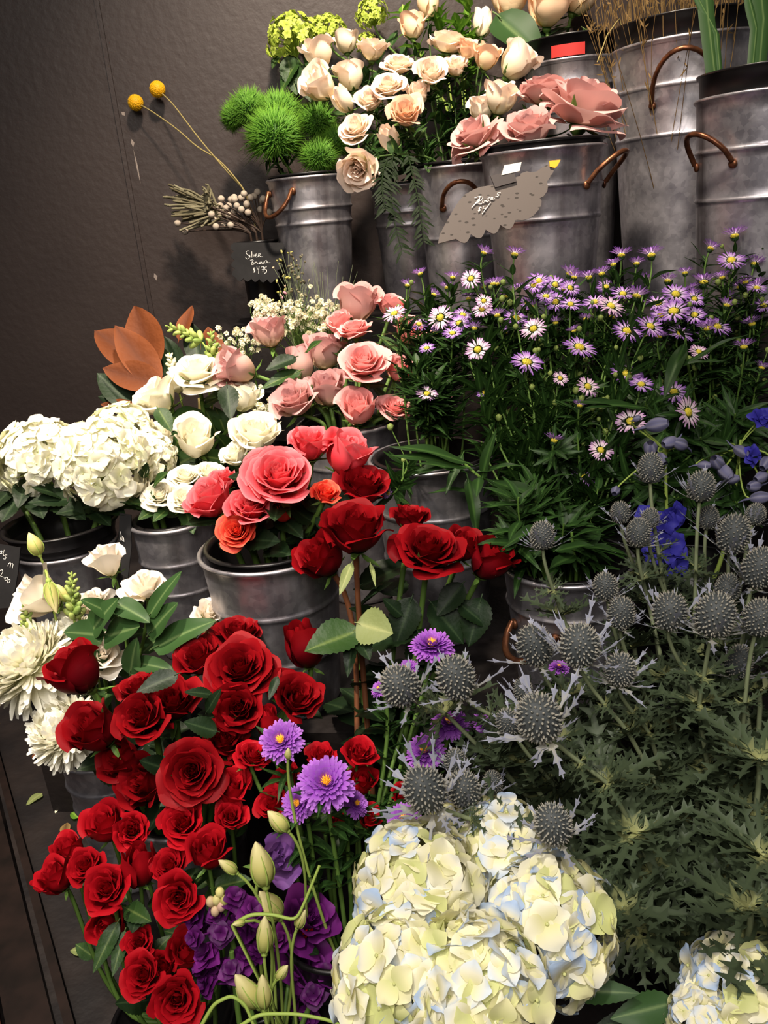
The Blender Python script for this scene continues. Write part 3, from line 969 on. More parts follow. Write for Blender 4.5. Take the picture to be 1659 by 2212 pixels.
bk('B12', 372, 1120, 1.40, .068, .055, TB, 'small galvanised bucket of white roses beside the coral roses', ribs=(.74, .52), liner=(.95, .004))
bk('B13', 582, 1180, 1.22, .101, .080, TB, 'galvanised bucket of coral roses with a dark empty inside', ribs=(.70, .38), handles=[(-1.45, .62, -.05, .025, .35)], liner=(.93, .010))
bk('B14', 228, 1605, 1.28, .070, .055, TP, 'galvanised bucket of white lisianthus and chrysanthemums', ribs=(.80, .62), liner=(.94, .0))
bk('B15', 395, 1725, 1.13, .080, .064, TP, 'galvanised bucket of dark red roses in the lower left', ribs=(.75,), liner=(.94, .0))
PLG = 'black plastic flower buckets'
bk('H1', 420, 985, 1.68, .085, .07, TB, 'black bucket of white roses and magnolia behind the white hydrangeas', mat=LINER, group=PLG, name='plastic_bucket')
bk('H2', 640, 830, 1.76, .080, .065, TB, 'black bucket of baby\'s breath behind the dusty mauve roses', mat=LINER, group=PLG, name='plastic_bucket')
bk('H3', 800, 1720, 1.12, .070, .06, TP, 'black bucket holding the long-stemmed dark red roses', mat=LINER, group=PLG, name='plastic_bucket')
bk('H4', 735, 1990, .99, .070, .058, TP, 'black bucket of purple china asters and small red roses', mat=LINER, group=PLG, name='plastic_bucket')
bk('H5', 375, 2200, 1.05, .075, .06, TP, 'black bucket of bright red spray roses at the lower left', mat=LINER, group=PLG, name='plastic_bucket')
bk('H6', 585, 2330, .90, .070, .058, TP, 'black bucket of purple stock and lisianthus buds', mat=LINER, group=PLG, name='plastic_bucket')
bk('H7', 1010, 2290, .82, .085, .07, TP, 'black bucket of blue and cream hydrangeas in front', mat=LINER, group=PLG, name='plastic_bucket')
bk('H8', 1560, 2040, .98, .105, .085, TP, 'black bucket of sea holly with its bare rim showing low on the right', mat=LINER, group=PLG, name='plastic_bucket')
bk('H9', 1680, 2380, .80, .080, .065, TP, 'black bucket of pale hydrangeas in the lower right corner', mat=LINER, group=PLG, name='plastic_bucket')
bk('H10', 1500, 1225, 1.30, .085, .07, TB, 'black bucket of blue delphinium behind the sea holly', mat=LINER, group=PLG, name='plastic_bucket')
bk('H11', 1560, 960, 1.45, .095, .075, TB, 'black bucket of aster sprays at the right edge', mat=LINER, group=PLG, name='plastic_bucket')
bk('H12', 1265, 1015, 1.42, .095, .075, TB, 'black bucket of aster sprays in the middle of the asters', mat=LINER, group=PLG, name='plastic_bucket')
bk('H13', 1010, 250, 2.06, .065, .055, TA, 'black bucket of lime viburnum behind the cream spray roses', mat=LINER, group=PLG, name='plastic_bucket')
bk('H14', 556, 522, 2.03, .047, .040, TA, 'narrow black pot of silver brunia behind its chalk sign', mat=LINER, group=PLG, name='plastic_pot')

# ================================================================== signs
def px_poly(pts, Z, o):
    return np.array([at(x, y, Z) - o for x, y in pts])


def board(name, label, outline, Z, mat, th=.003):
    o = at(sum(p[0] for p in outline) / len(outline), sum(p[1] for p in outline) / len(outline), Z)
    root = thing(name, label, 'sign', o, 'handwritten price signs')
    P = px_poly(outline, Z, o); n = len(P)
    V = np.vstack([P, P + FWD * th])
    mb = MB()
    mb.add(V, [(i, (i + 1) % n, n + (i + 1) % n, n + i) for i in range(n)])
    mb.add(P, [list(range(n))[::-1]]); mb.add(P + FWD * th, [list(range(n))])
    part('board', mb.build('board', mat, False), root, o)
    return root, o


def scallop(corners, bulges):
    """Outline through corners with round lobes along each side."""
    out = []
    for i, (a, b_) in enumerate(zip(corners, corners[1:] + corners[:1])):
        a, b_ = np.array(a, float), np.array(b_, float); n = bulges[i]
        if n == 0:
            out.append(tuple(a)); continue
        d = (b_ - a) / n; nn = np.array([-d[1], d[0]])
        for k in range(n):
            for s in np.linspace(0, 1, 8)[:-1]:
                out.append(tuple(a + d * (k + s) + nn * .42 * math.sin(PI * s)))
    return out


def writing(root, o, strokes, Z, wpx, name='lettering'):
    mb = MB()
    for st in strokes:
        P = np.array([at(x, y, Z) - o for x, y in st])
        if len(P) == 2:
            P = np.array([P[0], (P[0] + P[1]) / 2, P[1]])
        mb.tube(P, wpx / 2 * Z / FPX, 5)
    part(name, mb.build(name, CHALK), root, o)


# grey cloud-shaped sign clipped to the mauve rose bucket
m_, nt_, b__ = new_mat('frosted_grey_acetate')
b__.inputs['Base Color'].default_value = srgb('#6f655f'); b__.inputs['Roughness'].default_value = .7
tc_ = node(nt_, 'ShaderNodeTexCoord'); mp_ = node(nt_, 'ShaderNodeMapping')
mp_.inputs['Rotation'].default_value = (0, .5, 0); mp_.inputs['Scale'].default_value = (55, 55, 110)
vo_ = node(nt_, 'ShaderNodeTexVoronoi'); nt_.links.new(tc_.outputs['Object'], mp_.inputs[0]); nt_.links.new(mp_.outputs[0], vo_.inputs['Vector'])
vo_.inputs['Scale'].default_value = 1.0
rp_ = node(nt_, 'ShaderNodeValToRGB'); rp_.color_ramp.elements[0].position = .17; rp_.color_ramp.elements[0].color = srgb('#2e2620')
rp_.color_ramp.elements[1].position = .22; rp_.color_ramp.elements[1].color = srgb('#5c534e')
nt_.links.new(vo_.outputs['Distance'], rp_.inputs[0]); nt_.links.new(rp_.outputs[0], b__.inputs['Base Color'])
MATS['acetate'] = m_
SZ = 1.485
outl = [(946, 526)] + scallop([(985, 516), (1113, 476)], [4, 0])[:-1] + [(1113, 476), (1118, 475), (1128, 476), (1140, 473), (1152, 466), (1162, 455), (1169, 444), (1170, 434), (1166, 428)]
outl += [(1174, 424), (1182, 413), (1184, 402), (1181, 393), (1186, 386), (1194, 374), (1199, 362), (1196, 355), (1184, 355), (1172, 361), (1160, 370), (1148, 372), (1138, 370), (1126, 374), (1113, 384), (1098, 392), (1066, 399), (1036, 404), (1022, 410), (1004, 420), (990, 436), (976, 458), (962, 484), (950, 506)]
sg, so = board('price_sign', 'grey cloud-shaped sign reading Roses $4 clipped on galvanised buckets', outl[::-1], SZ, 'acetate', .002)
def q1(pts): return [(900 + x * .2652, 300 + y * .2652) for x, y in pts]
writing(sg, so, [q1(s) for s in [
    [(448, 562), (478, 528), (520, 472), (512, 500), (470, 540)], [(472, 482), (515, 468), (540, 475), (528, 500), (498, 515), (480, 520), (505, 525), (532, 528)],
    [(540, 502), (530, 520), (545, 522), (562, 503), (548, 500), (556, 508), (570, 505)],
    [(596, 478), (578, 487), (584, 497), (590, 503), (578, 512), (566, 510)], [(600, 494), (620, 484), (622, 475), (608, 478), (602, 492), (612, 498), (636, 486)],
    [(684, 438), (660, 440), (656, 450), (672, 456), (664, 468), (640, 472)],
    [(530, 562), (508, 562), (505, 572), (522, 578), (512, 588), (500, 586)], [(518, 554), (504, 598)],
    [(548, 548), (538, 570), (560, 566), (578, 556)], [(606, 514), (570, 562), (532, 612)]]], SZ - .002, 1.7)
# clear clip that holds the sign
flat_mat('clear_plastic', '#4f4a49', .2, 0, .5); flat_mat('paper_white', '#d9cfc4', .7); flat_mat('orange_tag', '#f0a51e', .6)
def quad_part(root, o, name, pts, Z, mat, th=.002):
    mb = MB(); P = px_poly(pts, Z, o); n = len(P); V = np.vstack([P, P + FWD * th])
    mb.add(V, [(i, (i + 1) % n, n + (i + 1) % n, n + i) for i in range(n)])
    mb.add(P, [tuple(range(n))[::-1]]); mb.add(P + FWD * th, [tuple(range(n))])
    part(name, mb.build(name, mat, False), root, o)
quad_part(sg, so, 'clip', q1([(600, 300), (790, 255), (815, 345), (640, 395)]), SZ - .004, 'clear_plastic', .004)
quad_part(sg, so, 'clip_tab', q1([(715, 215), (855, 188), (838, 262), (690, 296)]), SZ - .005, 'paper_white', .003)
quad_part(sg, so, 'corner_tag', q1([(1080, 178), (1172, 170), (1150, 215), (1128, 236), (1085, 226)]), SZ - .003, 'orange_tag', .002)

def q2(pts): return [(480 + x * .1085, 500 + y * .1085) for x, y in pts]
corn = [(505, 524), (509, 600), (594, 604), (612, 524)]
sg, so = board('price_sign', 'black scalloped chalkboard sign reading Silver Brunia $4.75 beside the green dianthus bucket', scallop(corn, [4, 5, 4, 0])[::1], 1.955, BOARD)
writing(sg, so, [q2(s) for s in [
    [(540, 395), (505, 385), (475, 410), (482, 445), (520, 470), (545, 505), (530, 545), (495, 553), (465, 520)], [(548, 470), (555, 515)], [(588, 400), (592, 520)],
    [(610, 445), (632, 505), (655, 450)], [(655, 490), (690, 470), (685, 445), (662, 455), (660, 500), (685, 515), (712, 500)], [(715, 510), (728, 440), (752, 435), (755, 462), (725, 475), (770, 505), (808, 505)],
    [(560, 575), (600, 565), (622, 578), (590, 610), (635, 625), (628, 655), (590, 668), (592, 610)], [(650, 655), (655, 610), (685, 610)], [(692, 612), (700, 648), (730, 645), (738, 610), (742, 650)],
    [(755, 650), (762, 608), (785, 610), (795, 645)], [(815, 605), (822, 640)], [(880, 575), (845, 590), (845, 630), (885, 625), (892, 580), (900, 625), (960, 622)],
    [(648, 730), (622, 735), (622, 762), (652, 775), (648, 805), (622, 812)], [(636, 720), (638, 820)], [(690, 700), (698, 750), (732, 752)], [(735, 695), (722, 840)],
    [(775, 712), (825, 700), (812, 760), (808, 812)], [(790, 762), (830, 758)], [(888, 708), (850, 712), (848, 755), (885, 765), (885, 815), (835, 840)]]], 1.9545, 1.1)

def q3(pts): return [(x * .1929, 1080 + y * .1929) for x, y in pts]
sg, so = board('price_sign', 'black chalkboard sign cut off by the left edge, reading $2.00', [(-60, 1165), (44, 1183), (38, 1240), (26, 1312), (-60, 1320)], 1.30, BOARD)
def oval(cx, cy, rx, ry, rot=.5):
    a = np.linspace(0, 2 * PI, 13)
    return [(cx + rx * math.cos(t) * math.cos(rot) - ry * math.sin(t) * math.sin(rot), cy + rx * math.cos(t) * math.sin(rot) + ry * math.sin(t) * math.cos(rot)) for t in a]


writing(sg, so, [q3(s) for s in [
    oval(10, 585, 11, 18), [(20, 568), (16, 600), (28, 606)], [(48, 560), (36, 600), (40, 625), (50, 622)], [(80, 618), (60, 616), (56, 634), (68, 646), (60, 664), (38, 660)],
    [(88, 742), (98, 706)], [(96, 716), (114, 700), (122, 712), (114, 752)], [(120, 722), (138, 708), (147, 722), (138, 766)],
    [(2, 790), (24, 782), (34, 800), (18, 832), (4, 850), (40, 866)], [(46, 872), (50, 876)], oval(70, 884, 13, 21), oval(98, 910, 13, 21)]], 1.2995, 1.2)
# tag seen edge-on between the two left buckets
o_ = at(272, 1180, 1.36)
sg = thing('price_sign', 'narrow black tag with white marks hung edge-on between the hydrangea and white rose buckets', 'sign', o_, 'handwritten price signs')
quad_part(sg, o_, 'board', [(258, 1108), (283, 1112), (284, 1180), (276, 1250), (262, 1240), (256, 1178)], 1.36, BOARD, .003)
writing(sg, o_, [[(260, 1148), (262, 1158), (259, 1168)], [(265, 1158), (263, 1166), (268, 1170), (267, 1162)]], 1.357, 1.6)

# red label on the black liner of the cream rose bucket
b7 = BK['B7']; zc = b7['c'][2] + .008
mb = MB(); A = np.linspace(-.64, .0, 9) - PI / 2
mb.grid(np.stack([np.stack([(b7['rt'] * 1.02 + .004) * np.cos(A), (b7['rt'] * 1.02 + .004) * np.sin(A), 0 * A + z], -1) for z in (-.004, .02)], 0))
flat_mat('red_label', '#a8201a', .6)
part('label', mb.build('label', 'red_label'), b7_root, b7['c'] + [0, 0, .008], label='blank red label')

# ================================================================== flowers on the top step
RL = (2, .055, .55, 'rose', 'rose_leaf')
# --- cream spray roses
G = 'cream spray roses on the top step'
CR = [  # px, py, Z, r, kind, axis, material, label
    (690, 114, 1.83, 33, 'cup', (-.3, .7, .35), 'cream_rose', 'cream spray rose farthest left, under the lime viburnum'),
    (692, 184, 1.80, 36, 'cup', (-.5, .25, .5), 'cream_rose', 'cream spray rose facing left just above the green dianthus'),
    (748, 92, 1.90, 24, 'cup', (-.1, .9, .2), 'cream_rose', 'small cream spray rose in the lime viburnum'),
    (803, 108, 1.84, 32, 'mid', (0, .8, .4), 'cream_rose', 'cream spray rose at the top left of the spray, above a long green stem'),
    (757, 166, 1.84, 30, 'cup', (-.2, .8, .3), 'cream_rose', 'half-open cream spray rose left of centre in the spray'),
    (742, 214, 1.80, 22, 'bud', (-.4, .5, .4), 'cream_rose', 'cream spray rose bud by the dianthus top'),
    (798, 218, 1.78, 30, 'mid', (-.1, .5, .8), 'cream_rose', 'cream spray rose with tight spiral above the drooping pair'),
    (860, 140, 1.80, 34, 'open', (0, .7, .6), 'cream_rose', 'bright cream spray rose near the middle of the spray top'),
    (838, 187, 1.76, 38, 'open', (-.15, .5, .8), 'cream_rose', 'wide open cream spray rose in the middle of the spray'),
    (930, 158, 1.76, 33, 'mid', (.05, .35, .9), 'cream_rose', 'cream spray rose showing its spiral straight to the viewer'),
    (968, 92, 1.82, 42, 'open', (.1, .8, .4), 'cream_rose', 'large pale cream spray rose at the top of the spray'),
    (1010, 106, 1.80, 27, 'mid', (.2, .6, .5), 'peach_rose', 'small peach spray rose right of the large pale one'),
    (1052, 124, 1.79, 28, 'cup', (.2, .7, .4), 'peach_rose', 'peach spray rose second from the right end of the spray'),
    (1117, 134, 1.78, 38, 'cup', (.5, .6, .4), 'cream_rose', 'cream spray rose at the right end beside the red label'),
    (876, 246, 1.70, 36, 'mid', (-.05, .3, .95), 'peach_rose', 'peach spray rose facing the viewer above dark fern'),
    (768, 278, 1.72, 37, 'open', (-.35, .3, .7), 'cream_rose', 'cream spray rose right of the green dianthus, above the drooping one'),
    (774, 362, 1.68, 40, 'mid', (-.15, -.55, .6), 'cream_rose', 'drooping cream spray rose hanging in front of the dianthus bucket'),
    (842, 300, 1.76, 22, 'bud', (-.3, .4, .6), 'cream_rose', 'small cream bud between the drooping rose and the fern'),
    (1080, 212, 1.74, 36, 'cup', (.1, .7, .4), 'cream_rose', 'yellowish cream rose left of the mauve roses'),
    (1040, 236, 1.76, 26, 'cup', (-.1, .7, .4), 'cream_rose', 'cream rose half hidden beneath the yellowish cream one'),
    (892, 58, 1.88, 27, 'cup', (0, .95, .2), 'peach_rose', 'upright peach bud at the top edge over the spray'),
    (925, 6, 1.92, 24, 'bud', (0, .95, .2), 'peach_rose', 'peach bud cut by the top edge of the photo'),
    (1042, 50, 1.92, 20, 'bud', (.05, .95, .2), 'cream_rose', 'small pale bud standing alone left of the big round leaf'),
    (905, 205, 1.78, 22, 'cup', (-.1, .4, .7), 'cream_rose', 'small cream rose tucked below the spiral one'),
    (985, 145, 1.80, 26, 'mid', (0, .5, .7), 'cream_rose', 'cream rose squeezed between the large pale and peach ones'),
]
for i, (x, y, Z, r, kd, ax, mt, lb) in enumerate(CR):
    rose(lb, G, mt, 'B2' if x < 900 and i % 2 else 'B3', x, y, Z, r * 1.14, kd, ax, i, leaves=(3, .045, .5, 'rose', 'rose_leaf', .35, .9), name='spray_rose', r0=.003, r1=.0018, foliage=(26, .036, .010, 'aster_leaf', .3, .92), stem='stem_dark')
# --- mauve roses
G = 'mauve roses in the galvanised bucket'
for i, (x, y, Z, r, kd, ax, lb) in enumerate([
    (1262, 222, 1.60, 104, 'full', (.16, .84, .45), 'largest mauve rose with wide reflexed petals, right above its bucket rim'),
    (1172, 196, 1.67, 66, 'open', (-.1, .8, .35), 'mauve rose standing behind and left of the largest one'),
    (1140, 284, 1.57, 62, 'mid', (-.2, .65, .6), 'pinkish mauve rose low in front over the bucket rim'),
    (1020, 288, 1.60, 66, 'full', (-.45, .55, .5), 'brownish mauve rose at the left end of its bucket')]):
    rose(lb, G, 'mauve_rose', 'B4', x, y, Z, r, kd, ax, i + 1, leaves=(2, .06, .55, 'rose', 'rose_leaf', .6, .95), r0=.0045, r1=.004)
# --- cream roses behind, cut by the top edge
G = 'cream roses in the bucket with a red label'
b = None
for i, (x, y, Z, r, ax, lb) in enumerate([
    (1185, 12, 1.93, 52, (0, .8, .45), 'big peach cream rose cut by the top edge above the red label'),
    (1100, -4, 1.95, 44, (-.2, .9, .3), 'peach cream rose at the top edge left of the big one'),
    (1250, -8, 1.96, 44, (.3, .8, .3), 'peach cream rose at the top edge right of the big one')]):
    q = rose(lb, G, 'peach_rose', 'B7', x, y, Z, r, 'cup', ax, i, leaves=(3, .08, .6, 'rose', 'rose_leaf', .5, .9), r0=.0045, r1=.004)
    if i == 0:
        leaf_between(q[0], at(1072, 30, 1.9), at(1180, 112, 1.86), .62, 'round', 'lisianthus_leaf', vdir(-.3, .5, .9), label='large round green leaf')
        leaf_between(q[0], at(1180, 60, 1.97), at(1225, 130, 1.92), .6, 'rose', 'dark_leaf')
        leaf_between(q[0], at(1260, 60, 1.97), at(1330, 105, 1.95), .5, 'rose', 'rose_leaf')
# --- lime viburnum
G = 'lime viburnum heads'
for i, (x, y, r, lb) in enumerate([(628, 78, 60, 'lime viburnum head at the far left of the top step'), (706, 66, 42, 'lime viburnum head between the far left one and the cream roses'),
                                   (802, 28, 38, 'lime viburnum head at the top edge above the cream roses'), (790, 90, 24, 'small lime viburnum head among the cream roses')]):
    q = flower('viburnum', lb, 'viburnum', G, 'H13', x, y, 1.98, r, (-.25, .8, .3), [('flower_head', pom_mesh(i % 2, 'viburnum'))], hc=.2, calyx=False, stem_to=-.5, leaves=(5, .065, .55, 'rose', 'lisianthus_leaf', .6, .97))
    if i == 0:
        for p, w in (((600, 120), (585, 145)), ((640, 130), (600, 190)), ((650, 140), (670, 215)), ((660, 120), (720, 170)), ((620, 120), (640, 200))):
            leaf_between(q[0], at(*p, 1.99), at(*w, 1.98), .6, 'rose', 'rose_leaf', vdir(-.2, .6, .8))
G = 'leafy green stems at the top edge'
for i, (x, y, lb) in enumerate([(940, 20, 'leafy green stem at the top edge left of the pale bud'), (985, 40, 'leafy green stem at the top edge right of the peach bud'), (1015, 5, 'leafy green stem at the top edge beside the big peach rose'), (870, 10, 'leafy green stem beside the lime viburnum at the top edge'), (1010, 75, 'short leafy green stem behind the pale spray roses')]):
    hd = at(x, y, 1.95); pts = bucket_path('H13', hd, vdir(.2 * (i - 2), .9, .2)); root = thing('leafy_stem', lb, 'foliage stem', pts[0], G)
    stem_mesh(pts, root, .003, .002, 'stem_lime'); foliage_part(root, pts, 26, .055, .02, 'lime_leaf', .5, 1.0, 'rose')
# --- green dianthus
G = 'green dianthus pom-poms'
for i, (x, y, Z, r, ax, lb) in enumerate([
    (530, 215, 1.97, 38, (-.3, .85, .3), 'green dianthus ball at the upper left of its bunch'),
    (602, 222, 1.96, 44, (0, .9, .3), 'green dianthus ball at the top middle of its bunch'),
    (496, 240, 1.98, 28, (-.7, .6, .2), 'small green dianthus ball sticking out farthest left'),
    (590, 262, 1.88, 54, (-.05, .8, .55), 'largest green dianthus ball in front'),
    (692, 240, 1.92, 40, (.2, .8, .4), 'green dianthus ball at the right under the cream roses'),
    (692, 318, 1.87, 36, (.1, .7, .6), 'green dianthus ball low over the bucket rim'),
    (735, 290, 1.90, 30, (.4, .7, .4), 'green dianthus ball touching the low cream rose')]):
    flower('green_dianthus', lb, 'dianthus', G, 'B1', x, y, Z, r * 1.38, ax, [('flower_head', pom_mesh(i % 3, 'dianthus'))], hc=.45, calyx=False, stem_to=-.3, r0=.003, r1=.003, leaves=(7, .06, .22, 'lance', 'lisianthus_leaf', .4, .95, .5))
# --- craspedia
G = 'yellow craspedia balls'
for x, y, Z, r, lb, mid in ((340, 193, 2.055, 17.5, 'yellow craspedia ball on a straight stem, the upper of two by the wall', [(372, 222), (430, 300), (490, 370)]),
                            (293, 222, 2.07, 17, 'yellow craspedia ball on a wavy stem, the lower left of two by the wall', [(322, 236), (385, 280), (425, 318), (470, 342), (498, 372)])):
    ctr = at(x, y, Z); pp = [ctr] + [at(a, c_, Z - .01 * (k + 1)) for k, (a, c_) in enumerate(mid)] + [at(530, 412, 2.03), at(548, 470, 2.02), BK['H14']['c'] + [0, 0, .02], BK['H14']['c'] + [.005, 0, -.13]]
    pp = np.array(pp)[::-1]
    # smooth the polyline
    tt = np.linspace(0, len(pp) - 1, 40); sp = np.stack([np.interp(tt, np.arange(len(pp)), pp[:, k]) for k in range(3)], 1)
    for _ in range(3): sp[1:-1] = (sp[:-2] + 2 * sp[1:-1] + sp[2:]) / 4
    root = thing('craspedia', lb, 'craspedia', sp[0], G)
    stem_mesh(sp, root, .0022, .0016, 'stem_tan')
    part('flower_head', pom_mesh(0, 'craspedia'), root, ctr, frame(vdir(-.5, .6, .4)), r * Z / FPX)
# --- silver brunia
def c5(x, y): return (340 + x / 5.184, 360 + y / 5.184)
BER = [[(820, 655), (740, 660), (655, 672), (640, 605), (685, 550), (605, 535), (600, 500), (705, 515), (225, 632), (310, 725)],
       [(715, 362), (825, 370), (860, 345), (765, 470), (800, 440), (680, 450), (800, 550), (860, 500), (865, 370), (705, 440)],
       [(940, 350), (970, 305), (1045, 345), (1120, 285), (1085, 330), (1000, 420), (940, 480), (1015, 515), (1185, 360), (1180, 390), (1155, 480), (1250, 510), (1180, 375), (890, 440)]]
FOL = [[(160, 535), (260, 590), (240, 700), (380, 640), (500, 660), (420, 560), (540, 640)], [(80, 330), (130, 215), (150, 260), (110, 420), (190, 380), (180, 470), (230, 300), (250, 450), (200, 350), (300, 420), (260, 380), (220, 520), (330, 560), (170, 230), (280, 260), (350, 330)], [(490, 245), (545, 210), (520, 270), (515, 330), (560, 280), (590, 400)]]
ball = MB(); ball.ball((0, 0, 0), 1, nv=10, nu=14, tint=(.7, .5, .5)); dd_ = fib(160, -1, 1, .1, 5); ball.spikes(dd_ * .95, dd_ * 1.05, .06, .2, .9, sides=5)
BERRY = ball.build('berry', 'brunia_grey')
for i, lb in enumerate(('silver brunia stem with pale balls lowest and nearest the chalk sign', 'silver brunia stem in the middle with long grey-green foliage reaching left', 'silver brunia stem with darker grey balls nearest the galvanised bucket')):
    Zb = (2.03, 2.05, 2.01)[i]; o_ = BK['H14']['c'] + [(i - 1) * .012, 0, -.13]
    root = thing('silver_brunia', lb, 'brunia', o_, 'silver brunia stems')
    neck = BK['H14']['c'] + [(i - 1) * .014, -.005, .02]
    mb = MB(); fm = MB()
    mb.tube(np.array([o_, neck]) - o_, .003, 5)
    for k, (a, c_) in enumerate(BER[i]):
        x, y = c5(a, c_); z = Zb + rng.uniform(-.03, .03); P = at(x, y, z)
        pp = hermite(neck, (P - neck) * .5 + [0, 0, .05], P, (P - neck) * .4, 7)
        mb.tube(pp - o_, [.0026, .0024, .002, .0018, .0016, .0014, .0014], 5)
        part('berry', BERRY, root, P, frame(rng.normal(0, 1, 3)), 7.3 * z / FPX)
    for (a, c_) in FOL[i]:
        for q in range(3):
            x, y = c5(a + rng.uniform(-30, 30), c_ + rng.uniform(-25, 25)); P = at(x, y, Zb + rng.uniform(-.03, .04))
            st = at(*c5(700 - 60 * i, 520 - 40 * i), Zb) + rng.normal(0, .006, 3)
            pp = hermite(st, (P - st) * .9 + UPV * .01, P, (P - st) * .4 - RGT * .02 - UPV * .03 * rng.uniform(-.4, 1), 9)
            fm.tube(pp - o_, np.linspace(.0031, .0026, 9), 5, (.9 * rng.random(), .5, rng.random()))
    st = at(*c5(700 - 60 * i, 520 - 40 * i), Zb); mb.tube(hermite(neck, (st - neck) * .6 + [0, 0, .04], st, (st - neck) * .5, 7) - o_, .003, 5)
    part('branch', mb.build('branch', 'stem_brown'), root, o_); part('foliage', fm.build('foliage', 'brunia_foliage'), root, o_)
# --- drooping dark fern
G = 'dark drooping fern fronds'
for i, (x0, y0, x1, y1, x2, y2, lb) in enumerate([
    (850, 330, 832, 430, 868, 540, 'dark fern frond hanging lowest between two galvanised buckets'),
    (880, 330, 905, 420, 915, 520, 'dark fern frond hanging against the left edge of the roses sign bucket'),
    (840, 340, 815, 380, 832, 450, 'short dark fern frond under the drooping cream rose')]):
    Zf = 1.66; a_, m_, e_ = at(x0, y0, Zf + .05), at(x1, y1, Zf), at(x2, y2, Zf - .01)
    tt = np.linspace(0, 1, 14)[:, None]; pp = (1 - tt)**2 * a_ + 2 * tt * (1 - tt) * m_ + tt**2 * e_
    b2 = BK['B2']; full = np.vstack([[b2['c'] + [.03, -.02, -.2], b2['c'] + [.04, -.05, .03]], pp])
    root = thing('fern_frond', lb, 'fern', full[0], G)
    stem_mesh(full, root, .0018, .0009, 'fern_leaf'); fm = MB()
    for k in range(1, 14):
        for sg_ in (-1, 1):
            for q in range(1 + k % 2):
                tdir = nrm(pp[k] - pp[k - 1]); p = pp[k - 1] * (q / 2) + pp[k] * (1 - q / 2)
                d = nrm(tdir * .8 + sg_ * np.cross(tdir, FWD) * .9 + rng.normal(0, .15, 3))
                P, T = leaf_grid(.030 * rng.uniform(.7, 1.2), .0060, 'lance', .2, .2, n=5, m=3)
                fm.grid(P @ leaf_R(d, vdir(0, .3, 1)).T + p - full[0], T)
    part('foliage', fm.build('foliage', 'fern_leaf'), root, full[0])
# --- dry grass, green blades
b5 = BK['B5']
fm = MB(); o_ = b5['c'] + [0, 0, -.45]
for k in range(260):
    a = rng.uniform(0, 2 * PI); q = rng.random()**.5; st = np.array([.11 * q * math.cos(a), .11 * q * math.sin(a), .02])
    en = st * [1.7, 1.7, 0] + [rng.normal(-.03, .05), rng.normal(0, .05), rng.uniform(.5, .66)]
    pp = hermite(st, (0, 0, .4), en, (en - st) * .7 + rng.normal(0, .08, 3), 9)
    fm.tube(pp, np.linspace(.0012, .0006, 9), 3, (rng.random(), .5, rng.random()), cap=False)
    for j in range(4):
        c_ = pp[rng.integers(5, 9)]; P, T = leaf_grid(rng.uniform(.012, .025), .003, 'lance', .1, .1, n=4, m=3); fm.grid(P @ leaf_R(nrm(rng.normal(0, .6, 3) + [0, 0, .8]), [0, 1.0, .1]).T + c_, T)
g_ = thing('dry_grass_bunch', 'bunch of brown dry grass in the tallest bucket at the top right', 'dried grass', o_)
e_ = part('grass', fm.build('grass', 'dry_grass'), g_, o_); e_['kind'] = 'stuff'
# one twig that hangs out in front
twp = np.array([b5['c'] + [-.06, -.05, -.35], at(1338, 40, 1.72), at(1312, 75, 1.64), at(1290, 135, 1.62)])
root = thing('twig', 'thin bare twig hanging down in front of the black liners near the largest mauve rose', 'twig', twp[0])
stem_mesh(np.array([np.interp(np.linspace(0, 3, 16), range(4), twp[:, k]) for k in range(3)]).T, root, .0016, .0012, 'stem_tan')
G = 'green blades at the top right'
for i, (pt, wd, lb) in enumerate([([(1545, 165), (1530, 40), (1522, -60)], .030, 'long green blade standing in front of the tall dry grass bucket'), ([(1556, 160), (1548, 70), (1490, -40)], .016, 'narrow green blade leaning left across the tall bucket rim'),
                                  ([(1640, 150), (1650, 40), (1640, -60)], .032, 'wide green blade at the right edge over the tallest buckets'), ([(1625, 155), (1634, 60), (1610, -40)], .018, 'narrow green blade left of the wide right-edge blade')]):
    b6 = BK['B6']; pp = np.array([b6['c'] + [-.03 + .02 * i, 0, -b6['h'] + .03]] + [at(x, y, 1.46) for x, y in pt])
    root = thing('gladiolus_stem', lb, 'leaf blade', pp[0], G)
    tt = np.linspace(0, 3, 16); c_ = np.stack([np.interp(tt, range(4), pp[:, k]) for k in range(3)], 1)
    w_ = wd * np.interp(tt, [0, 1, 2.4, 3], [.5, .9, 1, .5]); mb = MB()
    P = np.stack([c_ - RGT * w_[:, None] / 2 + FWD * .006, c_, c_ + RGT * w_[:, None] / 2 + FWD * .006], 1) - pp[0]
    T = np.zeros(P.shape); T[:, (0, 2), 0] = 1; T[..., 1:] = .5
    mb.grid(P, T); part('leaf', mb.build('blade', 'lisianthus_leaf'), root, pp[0])

